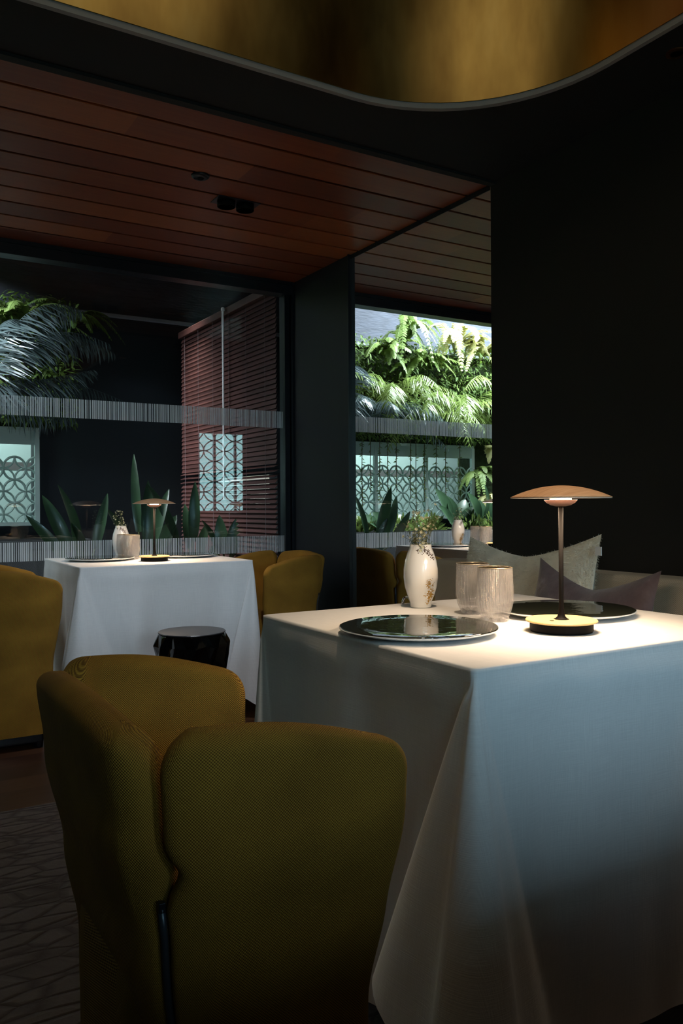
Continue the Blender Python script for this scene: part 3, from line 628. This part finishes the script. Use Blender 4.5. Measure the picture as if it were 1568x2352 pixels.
pillow('velvet_pillow', on_x(1494, 1308, 1.95), on_x(1218, 1278, 1.98), 0, .40, .15, M['velvet'], 'mauve brown velvet pillow in front of the wool one', .22, .42)

# ------------------------------------------------------------------ tables and cloths
TX0, TX1, TY0, TY1 = .839, 1.642, .988, 1.748; DY = 2.555; TZ = .75
def table(x0, x1, y0, y1, label):
    cx_, cy_ = (x0 + x1) / 2, (y0 + y1) / 2; r = empty('dining_table', (cx_, cy_, 0), 0, label, 'table', 'square restaurant tables'); a, c = (x1 - x0) / 2 - .006, (y1 - y0) / 2 - .006
    MB().box(-a, -c, TZ - .035, a, c, TZ - .004).build('tabletop', M['table_wood'], r, bevel=.004)
    MB().lathe([(0, 0), (.22, 0), (.22, .012), (.03, .03), (.03, TZ - .05), (.12, TZ - .035), (0, TZ - .035)], 36).build('pedestal', M['frame'], r)
def catmull(p, t):
    n = len(p) - 1; x = min(t * n, n - 1e-6); i = int(x); u = x - i; P0 = p[max(i - 1, 0)]; P1 = p[i]; P2 = p[min(i + 1, n)]; P3 = p[min(i + 2, n)]
    return tuple(.5 * ((2 * b_) + (-a_ + c_) * u + (2 * a_ - 5 * b_ + 4 * c_ - d_) * u * u + (-a_ + 3 * b_ - 3 * c_ + d_) * u ** 3) for a_, b_, c_, d_ in zip(P0, P1, P2, P3))
def cloth(x0, x1, y0, y1, label, seed, folds, drop=.68, amp=.013):
    rnd = random.Random(seed); r = MB(); cx_, cy_ = (x0 + x1) / 2, (y0 + y1) / 2
    # corners in order FL, FR, BR, BL ; walking FL->FR (front), FR->BR (right), BR->BL (back), BL->FL (left)
    cs = [Vector((x0, y0)), Vector((x1, y0)), Vector((x1, y1)), Vector((x0, y1))]; ns, nf, nt_ = 56, 40, 34
    ph = [[rnd.uniform(0, 6.28) for _ in range(4)] for _ in range(4)]
    def ring(t):
        pts = []; T = t
        for i in range(4):
            c0, c1 = cs[i], cs[(i + 1) % 4]; d = (c1 - c0); Ln = d.length; d.normalize(); out = Vector((d.y, -d.x)); prev = (cs[i] - cs[i - 1]).normalized(); pout = Vector((prev.y, -prev.x))
            fa, fb, blg = folds[i]     # fold around corner i: along previous side (fa), along this side (fb)
            v, u = d, -prev           # v along this side from the corner, u along the previous side from the corner
            # out = -u ; pout = -v  (directions outward)
            g = .004
            loc = [(.90 * fa * T, -g - .004 * T), (1.0 * fa * T, -g - .02 * T), (1.12 * fa * T, -g - .055 * T), (.85 * fa * T, -g - .085 * T * blg), (.35 * fa * T - g * .5, -g - .075 * T * blg), (.02 * T - g * .8, -g * .9 - .10 * T * blg), (-g * .7 - .07 * T * blg, -g * .7 - .055 * T * blg), (-g * .9 - .085 * T * blg, -g * .8 + .05 * T), (-g - .045 * T * blg, .45 * fb * T - g * .5), (-g - .03 * T * blg, .75 * fb * T), (-g - .004 * T, 1.0 * fb * T)]
            for k in range(nf):
                a, c = catmull(loc, k / nf); dm = 1 - .15 * math.exp(-((k / nf - .22) / .16) ** 2)
                pts.append((c0 + u * a + v * c, dm))
            s0 = fb * T; s1 = Ln - folds[(i + 1) % 4][0] * .90 * T
            for k in range(ns):
                q = s0 + (s1 - s0) * k / ns; f = q / Ln; e = min(1, min(k, ns - k) / 8)
                wv = (math.sin(f * 19 + ph[i][0]) * .5 + math.sin(f * 34 + ph[i][1]) * .35 + math.sin(f * 9 + ph[i][2])) * amp * min(1, T / .3) * e
                push = .006 * math.exp(-((T - .03) / .04) ** 2)
                pts.append((c0 + d * q + out * (.004 + .004 * T + wv + push * e), 1 + .01 * math.sin(f * 12 + ph[i][3])))
        return pts
    def clean(r_):                                                       # the crisp edge of the table top
        pts = []
        for i in range(4):
            c0, c1 = cs[i], cs[(i + 1) % 4]; d = (c1 - c0); Ln = d.length; d.normalize(); out = Vector((d.y, -d.x)); pd = (cs[i] - cs[i - 1]).normalized(); po = Vector((pd.y, -pd.x)); cc = c0 - po * 0 + d * r_ - out * r_ + (out * .004 + po * .004)
            for k in range(nf): a = PI / 2 * k / nf; pts.append((cc + po * r_ * math.cos(a) + out * r_ * math.sin(a), 1))
            for k in range(ns): pts.append((c0 + d * (r_ + (Ln - 2 * r_) * k / ns) + out * .004, 1))
        return pts
    cl = clean(.012)
    tot = 4 * (ns + nf); ts = [0, .002, .006, .012, .02, .035, .055] + [.055 + (drop - .055) * ((k + 1) / nt_) for k in range(nt_)]
    first = len(r.v)
    for ti, t in enumerate(ts):
        rg = ring(t); k_ = min(1, max(0, (t - .004) / .06)); k_ = k_ * k_ * (3 - 2 * k_); rg = [(a_[0].lerp(b_[0], k_), 1 + (b_[1] - 1) * k_) for a_, b_ in zip(cl, rg)]
        for k, (p, dm) in enumerate(rg):
            z = TZ - t * dm
            if ti == 0: z = TZ; p = p + (Vector((cx_, cy_)) - p).normalized() * .006
            elif ti == 1: z = TZ - .0012
            if z < .006: z = .006
            r.vert((p.x, p.y, z), (p.x + p.y * .0 + (k / tot) * 3.1 * 0 + p.y, z))
    for ti in range(len(ts) - 1):
        for k in range(tot): k2 = (k + 1) % tot; r.f.append([ti * tot + k, (ti + 1) * tot + k, (ti + 1) * tot + k2, ti * tot + k2])
    # top in concentric rings
    last = 0; base_idx = list(range(tot)); K = 8
    for sc_ in (.992, .97, .88, .72, .5, .3, .12, 0):
        idx = []
        for k in range(tot):
            p = Vector(r.v[k]); x = cx_ + (p.x - cx_) * sc_; y = cy_ + (p.y - cy_) * sc_; idx.append(r.vert((x, y, TZ + .0006 * math.sin(x * 31) * math.sin(y * 27)), (x, y)))
        for k in range(tot): k2 = (k + 1) % tot; r.f.append([base_idx[k], base_idx[k2], idx[k2], idx[k]])
        base_idx = idx
    o = r.build('tablecloth', M['linen'], smooth=True); return tag(o, label, 'tablecloth', 'white linen tablecloths')
table(TX0, TX1, TY0, TY1, 'square table hidden under the near white cloth')
cloth(TX0, TX1, TY0, TY1, 'white linen cloth on the large near table, reaching almost to the floor', 3, [(.30, .26, 1.2), (.2, .2, 1), (.2, .2, 1), (.22, .2, .9)])
table(TX0, TX1, TY0 + DY, TY1 + DY - .03, 'square table hidden under the far white cloth by the window')
cloth(TX0, TX1, TY0 + DY, TY1 + DY - .03, 'white linen cloth on the far table beside the window', 11, [(.16, .34, 1.5), (.22, .16, 1.0), (.1, .1, .5), (.1, .1, .6)], amp=.017)

# ------------------------------------------------------------------ tub chairs
def make_chair():
    r = empty('tub_chair', (0, 0, 0), 0, '', 'chair', 'mustard tub chairs'); Wd, rc, xb, xf = .285, .11, -.265, .115
    La = xf - xb - rc; arc = PI / 2 * rc; Lb = 2 * (Wd - rc); S1 = La + arc * .5; ST = 2 * La + 2 * arc + Lb
    def plan(s):
        if s < La: return Vector((xf - s, -Wd)), Vector((0, -1))
        s -= La
        if s < arc: a = s / rc; c = Vector((xb + rc, -Wd + rc)); n_ = Vector((-math.sin(a), -math.cos(a))); return c + n_ * rc, n_
        s -= arc
        if s < Lb: return Vector((xb, -Wd + rc + s)), Vector((-1, 0))
        s -= Lb
        if s < arc: a = s / rc; c = Vector((xb + rc, Wd - rc)); n_ = Vector((-math.cos(a), math.sin(a))); return c + n_ * rc, n_
        s -= arc; return Vector((xb + rc + s, Wd)), Vector((0, 1))
    def lerp(tb, z):
        for (a, va), (c, vc) in zip(tb, tb[1:]):
            if z <= c: u = (z - a) / (c - a); u = u * u * (3 - 2 * u); return va + (vc - va) * max(0, u)
        return tb[-1][1]
    inset = lambda z: lerp([(0, .057), (.16, .058), (.34, .056), (.48, .034), (.63, .006), (.74, -.003), (.80, .0)], z)
    T = .052; z0 = .07
    def panel(name, kind):
        def bounds(z, zt_):
            dz = max(0, zt_ - z); rcn = .055 if kind != 'back' else .075; ins = rcn - math.sqrt(max(0, rcn * rcn - (rcn - min(dz, rcn)) ** 2))
            fr = lerp([(0, .035), (.34, .034), (.6, .006), (.8, 0)], z); gap = 0 if z < .555 else .004 + .022 * math.exp(-((z - .59) / .022) ** 2)
            if kind == 'near': return fr + ins, S1 - gap - ins
            if kind == 'far': return ST - S1 + gap + ins, ST - fr - ins
            ov = 0 if z < .555 else .020 * math.exp(-((z - .59) / .03) ** 2)
            return S1 - ov + ins + (.003 if z > .57 else 0), ST - S1 + ov - ins - (.003 if z > .57 else 0)
        def ztop(f):
            if kind == 'near': return .712 + .045 * f + .012 * math.sin(PI * f)
            if kind == 'far': return .757 - .045 * f + .012 * math.sin(PI * f)
            return .752 + .014 * math.sin(PI * f)
        nu, nv = 44, 60; b = MB()
        def pt(a, c, side):
            f = .5 - .5 * math.cos(PI * a); f = .5 * f + .5 * a if 0 else f; v = 1 - (1 - c) ** 1.7; zt_ = ztop(f); z = z0 + (zt_ - z0) * v
            sa, sb = bounds(z, zt_); s = sa + (sb - sa) * f; e = min(s - sa, sb - s, (zt_ - z)); e = min(max(e, 0) / .026, 1)
            h = T / 2 * math.sqrt(max(0, 1 - (1 - e) ** 2)); p, n_ = plan(s); off = -T / 2
            if kind == 'back' and z > .5:
                k = max(0, 1 - min(s - S1, ST - S1 - s) / .05); off -= .016 * k * min(1, (z - .5) / .1)
            if kind == 'back': off += .010 * max(0, (z - .66) / .1) * math.sin(PI * f) 
            q = p + n_ * (off - inset(z) + side * h); arc_ = lambda d_: T / 2 * (1 - math.sqrt(max(0, 1 - (1 - min(max(d_, 0) / .026, 1)) ** 2)))
            return Vector((q.x, q.y, z)), (s + side * (arc_(sb - s) - arc_(s - sa)), z + arc_(zt_ - z))
        b.grid(lambda a, c: pt(a, c, 1), nu, nv, flip=True); b.grid(lambda a, c: pt(a, c, -1), nu, nv)
        return b.build(name, M['mustard'], r, smooth=True)
    panel('backrest', 'back'); panel('armrest', 'near'); panel('armrest', 'far')
    for sgn, s in ((-1, S1), (1, ST - S1)):
        p, n_ = plan(s); pts = []
        for k in range(13): z = .075 + .475 * k / 12; q = p + n_ * (-inset(z) - .004 - (.002 if k == 12 else 0)); pts.append((q.x, q.y, z))
        z_ = MB().tube(pts, .0045, 8).build('zipper', M['zip'], r, smooth=True); MB().box(pts[-1][0] - .004, pts[-1][1] - .004, .545, pts[-1][0] + .004, pts[-1][1] + .004, .557).build('zipper_pull', M['frame'], z_, bevel=.001)
    b = MB(); n = 24                                                   # rounded seat cushion
    def seat(a, c):
        u = 2 * PI * a; cu, su = math.cos(u), math.sin(u); e = .35; sx = math.copysign(abs(cu) ** e, cu); sy = math.copysign(abs(su) ** e, su)
        zz = [(1, .10), (1, .38), (.99, .41), (.95, .43), (.85, .44), (.5, .452), (.0, .455)]; i = min(int(c * 6), 5); k = c * 6 - i; m_ = zz[i][0] + (zz[i + 1][0] - zz[i][0]) * k; z = zz[i][1] + (zz[i + 1][1] - zz[i][1]) * k
        return Vector((-.075 + .15 * sx * m_, .172 * sy * m_, z)), (u * .2 + m_, z + m_)
    b.grid(seat, 48, 12, close_u=True); b.build('seat', M['mustard'], r, smooth=True)
    MB().box(-.19, -.17, .02, .05, .17, .12).build('base', M['frame'], r, bevel=.01)
    for sx in (-.17, .03):
        for sy in (-.15, .15): MB().lathe([(0, 0), (.018, 0), (.022, .03), (0, .03)], 16, c=(sx, sy, 0)).build('glide', M['frame'], r)
    return r
ch = make_chair(); ch.location = (.515, 1.135, 0); ch['label'] = 'mustard woven tub chair nearest the camera, at the near table'
dup(ch, (.645, 3.75, 0), 0, 'mustard tub chair at the far table, cut off by the left edge')
dup(ch, (1.86, 3.90, 0), PI, 'mustard tub chair at the far table, beside the dark panel')

# ------------------------------------------------------------------ faceted stool
sp = (1.215, 3.22); r = empty('faceted_stool', (*sp, 0), 0, 'glossy black faceted drum stool standing before the far table', 'stool')
prof = [(.120, 0), (.118, .03), (.098, .12), (.100, .20), (.118, .29), (.138, .38), (.147, .44), (.145, .475), (.138, .484)]
b = MB(); n, m_ = 24, 9; rs = random.Random(5)
def sr(z):
    for (r0, za), (r1, zb) in zip(prof, prof[1:]):
        if z <= zb: return r0 + (r1 - r0) * (z - za) / (zb - za)
    return prof[-1][0]
rows = [0, .04, .09, .15, .21, .27, .33, .385, .44, .484]
for j, z in enumerate(rows):
    for k in range(n):
        a = 2 * PI * (k + .5 * (j % 2)) / n; e = 0 if j in (0, 9) else (.013 if (k + j // 2) % 2 else -.005) + rs.uniform(-.003, .003); rr = sr(z) + e; zz = z + (0 if j in (0, 9) else rs.uniform(-.008, .008)); b.vert((rr * math.cos(a), rr * math.sin(a), zz))
for j in range(9):
    for k in range(n):
        k2 = (k + 1) % n; A_, B_, C_, D_ = j * n + k, j * n + k2, (j + 1) * n + k, (j + 1) * n + k2
        if j % 2 == 0: b.f += [[A_, B_, C_], [B_, D_, C_]]
        else: b.f += [[A_, D_, C_], [A_, B_, D_]]
b.f.append(list(range(n))[::-1]); b.f.append([9 * n + k for k in range(n)])
b.build('body', M['stool'], r, bevel=.004)
MB().lathe([(0, .484), (.136, .484), (.139, .487), (.137, .490), (0, .490)], 48).build('seat', M['stool_top'], r, smooth=False)

# ------------------------------------------------------------------ table things
def make_lamp():
    r = empty('table_lamp', (0, 0, 0), 0, '', 'lamp', 'small dome table lamps')
    MB().lathe([(0, 0), (.061, 0), (.063, .003), (.063, .017), (.060, .019), (0, .019)], 64).build('base', M['lamp_black'], r, smooth=False)
    d = MB().lathe([(0, .019), (.070, .0195), (.0715, .021), (.0715, .0225), (.070, .024), (0, .024)], 64).build('base_disc', M['ochre_disc'], r)
    MB().lathe([(0, .0240), (.0045, .0241), (.0045, .0247), (0, .0247)], 16, c=(-.035, -.008, 0)).build('switch', M['lamp_black'], d)
    MB().lathe([(.0, .0241), (.0155, .0241), (.0125, .0255), (.0085, .029), (.0062, .035), (.0052, .045), (.0048, .06), (.0048, .258), (0, .258)], 32).build('stem', M['lamp_black'], r, smooth=True)
    prof = []; R = .1; n = 14
    for k in range(n + 1): x = k / n; prof.append((R * x, .272 + .0235 * (1 - x ** 2.0) ** 1.0))
    prof = prof[::-1]; low = [(R * (k / n), .2695 + .0235 * (1 - (k / n) ** 2.0)) for k in range(n + 1)]
    MB().lathe([(R, .2708)] + prof, 72).build('shade', M['veneer'], r, smooth=True)
    MB().lathe([(R - .0005, .2702)] + low[::-1], 72).build('reflector', M['shade_white'], r, smooth=True)
    c = MB().lathe([(0, .2525), (.010, .2530), (.020, .2555), (.028, .2600), (.0325, .2650), (.0330, .2662), (.0, .2662)], 40).build('led_cup', M['cup'], r, smooth=True)
    MB().lathe([(0, .2663), (.0215, .2663), (.0215, .2688), (0, .2690)], 32).build('led', M['led'], c)
    return r
def lamp_light(loc, power):
    l = bpy.data.lights.new('lamp_glow', 'AREA'); l.shape = 'DISK'; l.size = .19; l.energy = power; l.color = (1, .72, .47); o = bpy.data.objects.new('lamp_glow', l); C.objects.link(o); o.location = (loc[0], loc[1], loc[2] + .2690)
    return o
lm = make_lamp(); lm.location = (1.236, 1.185, TZ + .0005); lm['label'] = 'lit table lamp with thin oak dome on the near table'; lamp_light(lm.location, 4.6)
LF = (1.236, 1.185 + 2.58, TZ + .0005); dup(lm, LF, 0, 'lit table lamp with thin oak dome on the far table'); lamp_light(LF, 3.4)

def make_vase():
    r = empty('porcelain_vase', (0, 0, 0), 0, '', 'vase', 'white vases with gold blossom print')
    pr = [(.0255, 0), (.0270, .003), (.0265, .010), (.0285, .018), (.0345, .032), (.0405, .052), (.0435, .075), (.0430, .097), (.0395, .118), (.0330, .138), (.0280, .150), (.0272, .158), (.0255, .1585), (.0255, .152), (.0300, .138), (.0, .05)]
    def rf(rad, z, t): return rad
    b = MB(); b.lathe([(0, .0)] + pr, 64); v = b.build('body', M['porcelain'], r, smooth=True)
    def rad(z):
        for (a, za), (c, zb) in zip(pr, pr[1:]):
            if z <= zb: return a + (c - a) * (z - za) / max(1e-6, zb - za)
        return .027
    rn = random.Random(2); g = MB(); d = MB(); a0 = -PI / 2 - YAW        # towards the camera
    def dot(mb, a, z, s_): rr = rad(z); mb.ball((rr * math.cos(a), rr * math.sin(a), z), s_, 6, (.5 + .5 * abs(math.sin(a)), .5 + .5 * abs(math.cos(a)), 1))
    for k in range(150): a = a0 + .62 + rn.gauss(0, .17); z = .034 + rn.gauss(0, .011); dot(g, a, max(.006, z), rn.uniform(.0008, .0019))
    for k in range(60): a = a0 + .42 + rn.gauss(0, .10); z = .062 + rn.gauss(0, .005); dot(g, a, z, rn.uniform(.0006, .0016))
    for k in range(26): a = a0 + .75 + rn.gauss(0, .14); z = .050 + rn.gauss(0, .010); dot(d, a, z, rn.uniform(.0005, .0010))
    for k in range(95): u = rn.random(); a = a0 + .15 + u * .75 + rn.gauss(0, .08); z = .151 - u * .026 + rn.gauss(0, .005); dot(d, a, min(z, .157), rn.uniform(.0008, .0017))
    for k in range(10): a = a0 - .35 + rn.gauss(0, .08); z = .142 + rn.gauss(0, .003); dot(d, a, z, rn.uniform(.0008, .0015))
    g.build('gold_print', M['gold'], v); d.build('bronze_print', M['bronze'], v); return r
vz = make_vase(); VL = Vector((1.232, 1.655, TZ + .0005)); vz.location = VL; vz['label'] = 'white porcelain vase with gold print on the near table'
dup(vz, (1.20, 1.645 + 2.55, TZ + .0005), 0, 'white porcelain vase on the far table behind the glasses')
def sprig(seed, lean, h):
    rn = random.Random(seed); r = empty('flower_sprig', (0, 0, 0), 0, '', 'flower', 'cream blossom sprigs in the vases'); st, lf, fl = MB(), MB(), MB(); lean = Vector(lean)
    main = [Vector((0, 0, -.09)) + Vector((lean.x * t * t * .9, lean.y * t * t * .9, (h + .09) * t)) for t in [k / 7 for k in range(8)]]; st.tube(main, [.0013 - .0008 * k / 7 for k in range(8)], 5)
    for k in range(16):
        t = rn.uniform(.45, 1); i = min(int(t * 7), 6); p = main[i].lerp(main[i + 1], t * 7 - i); d = Vector((rn.uniform(-1, 1), rn.uniform(-1, 1), rn.uniform(.3, 1.2))).normalized(); q = p + d * rn.uniform(.012, .032)
        st.tube([p, q], .0005, 4)
        for j in range(7): dd = (d + Vector((rn.uniform(-1, 1), rn.uniform(-1, 1), rn.uniform(-.4, 1)))).normalized(); lf.blade(p.lerp(q, rn.random()), dd, (0, 0, 1), rn.uniform(.006, .014), .0012, .1, 1, .4)
        if rn.random() < .75:
            c = q; ax = d
            s1 = ax.cross(Vector((.2, .9, .1))).normalized(); s2 = ax.cross(s1)
            for j in range(5): a = 2 * PI * j / 5; dd = s1 * math.cos(a) + s2 * math.sin(a) + ax * .5; fl.blade(c, dd, ax, .0048, .0042, 0, 2, .5)
            fl.ball(c, .0014, 6)
    st.build('stem', M['stem'], r); lf.build('leaves', M['sprig'], r); fl.build('blossoms', M['blossom'], r); return r
spr = []
for i, (ln_, h) in enumerate((((-.018, -.004), .072), ((.018, -.010), .060), ((.004, .014), .078), ((-.008, -.016), .052), ((.026, .006), .088), ((-.02, .01), .06), ((.008, -.014), .066))):
    s_ = sprig(20 + i, (*ln_, 0), h); s_.location = VL + Vector((ln_[0] * .6, ln_[1] * .6, .150)); s_['label'] = ('sprig of cream blossoms leaning left in the near vase', 'short sprig of cream blossoms leaning right in the near vase', 'tall upright sprig of cream blossoms at the back of the near vase', 'lowest blossom sprig at the front of the near vase', 'tallest blossom sprig leaning far right in the near vase', 'thin blossom sprig at the back left of the near vase', 'middle blossom sprig in the near vase')[i]; spr.append(s_)
for i, s_ in enumerate(spr[:4]): dup(s_, Vector((1.20, 1.645 + 2.55, TZ + .145)) + Vector((.01 * (i - 1.5), 0, -.02 * (i % 2))), i * 1.3, ('green sprig at the left of the far vase', 'green sprig left of centre in the far vase', 'green sprig right of centre in the far vase', 'green sprig at the right of the far vase')[i])

def make_glass():
    r = empty('glass_tumbler', (0, 0, 0), 0, '', 'glass', 'ribbed glass tumblers'); b = MB()
    pr = [(0, .009), (.018, .009), (.0300, .010), (.0345, .020), (.0375, .030), (.0405, .045), (.0400, .075), (.0390, .100), (.0385, .117), (.0375, .1185), (.0368, .117), (.0372, .100), (.0380, .075), (.0383, .048), (.0350, .032), (.0310, .022), (.0, .018)]
    def rf(rad, z, t): return rad * (1 + .010 * math.sin(t * 29) + .008 * math.sin(t * 13 + z * 90)) if rad > .02 else rad
    b.lathe(pr, 116, rfn=rf); q = b.build('bowl', M['tumbler'], r, smooth=True); f = MB()
    for k in range(8): a = k * PI / 4; f.ball((.025 * math.cos(a), .025 * math.sin(a), .006), .006, 8)
    f.build('feet', M['tumbler'], q, smooth=True); MB().lathe([(.0374, .1178), (.0386, .1178), (.0386, .1192), (.0374, .1192), (.0374, .1178)], 64).build('rim', M['gold_rim'], q, smooth=True); return r
M['gold_rim'] = mat('grey_gold_rim', (.45, .38, .28), .25, metal=.7)
gl = make_glass(); gl.location = (1.222, 1.368, TZ + .0006); gl['label'] = 'ribbed glass tumbler on the near table, front one of the pair'
dup(gl, (1.262, 1.490, TZ + .0006), .6, 'ribbed glass tumbler on the near table, behind the other one')
dup(gl, (1.18, 1.372 + 2.57, TZ + .0006), .3, 'glass tumbler on the far table, nearer the lamp')
dup(gl, (1.175, 1.470 + 2.57, TZ + .0006), .9, 'glass tumbler on the far table, touching the far vase in view')

def make_plate():
    r = empty('show_plate', (0, 0, 0), 0, '', 'plate', 'large flat show plates'); b = MB()
    wob = lambda rad, z, t: rad * (1 + (.004 * math.sin(5 * t + 1) + .003 * math.sin(11 * t)) * (rad > .1))
    b.lathe([(0, 0), (.085, 0), (.09, .002), (.140, .006), (.1600, .0115), (.1600, .0135), (.150, .0125), (0, .0115)], 96, rfn=wob); b.build('underside', M['plate_white'], r, smooth=True)
    b = MB(); b.lathe([(.1585, .0135), (.1585, .0150), (.156, .0156), (.10, .0149), (.05, .0147), (0, .0147)], 96, rfn=wob); b.build('glazed_face', M['glaze'], r, smooth=True); return r
pt_ = make_plate(); q = on_z(961, 1437, TZ + .015); pt_.location = (q.x, q.y, TZ + .0006); pt_['label'] = 'large black mirror-glazed plate reflecting the vase, near table left side'
q = on_z(1301, 1396, TZ + .015); dup(pt_, (q.x - .008, q.y, TZ + .0006), 1.9, 'large black glazed plate behind the near lamp')
q = on_z(222, 1285, TZ + .015); dup(pt_, (TX0 + .19, 1.40 + DY, TZ + .0006), .7, 'large glazed plate on the far table, left of its vase')
dup(pt_, (1.46, 1.42 + DY, TZ + .0006), 2.7, 'large glazed plate on the far table, right of its lamp')
# small chrome hoop by the vase
p = on_z(924, 1386, TZ); a = []
for k in range(13): t = PI * k / 12; a.append((-.011 * math.cos(t), 0, .018 * math.sin(t)))
o = MB().tube(a, .0035, 10).build('chrome_hoop', M['chrome'], smooth=True, loc=(p.x, p.y - .02, TZ + .001)); o.rotation_euler = (0, 0, -.5); tag(o, 'small polished chrome hoop left of the near vase', 'ornament')
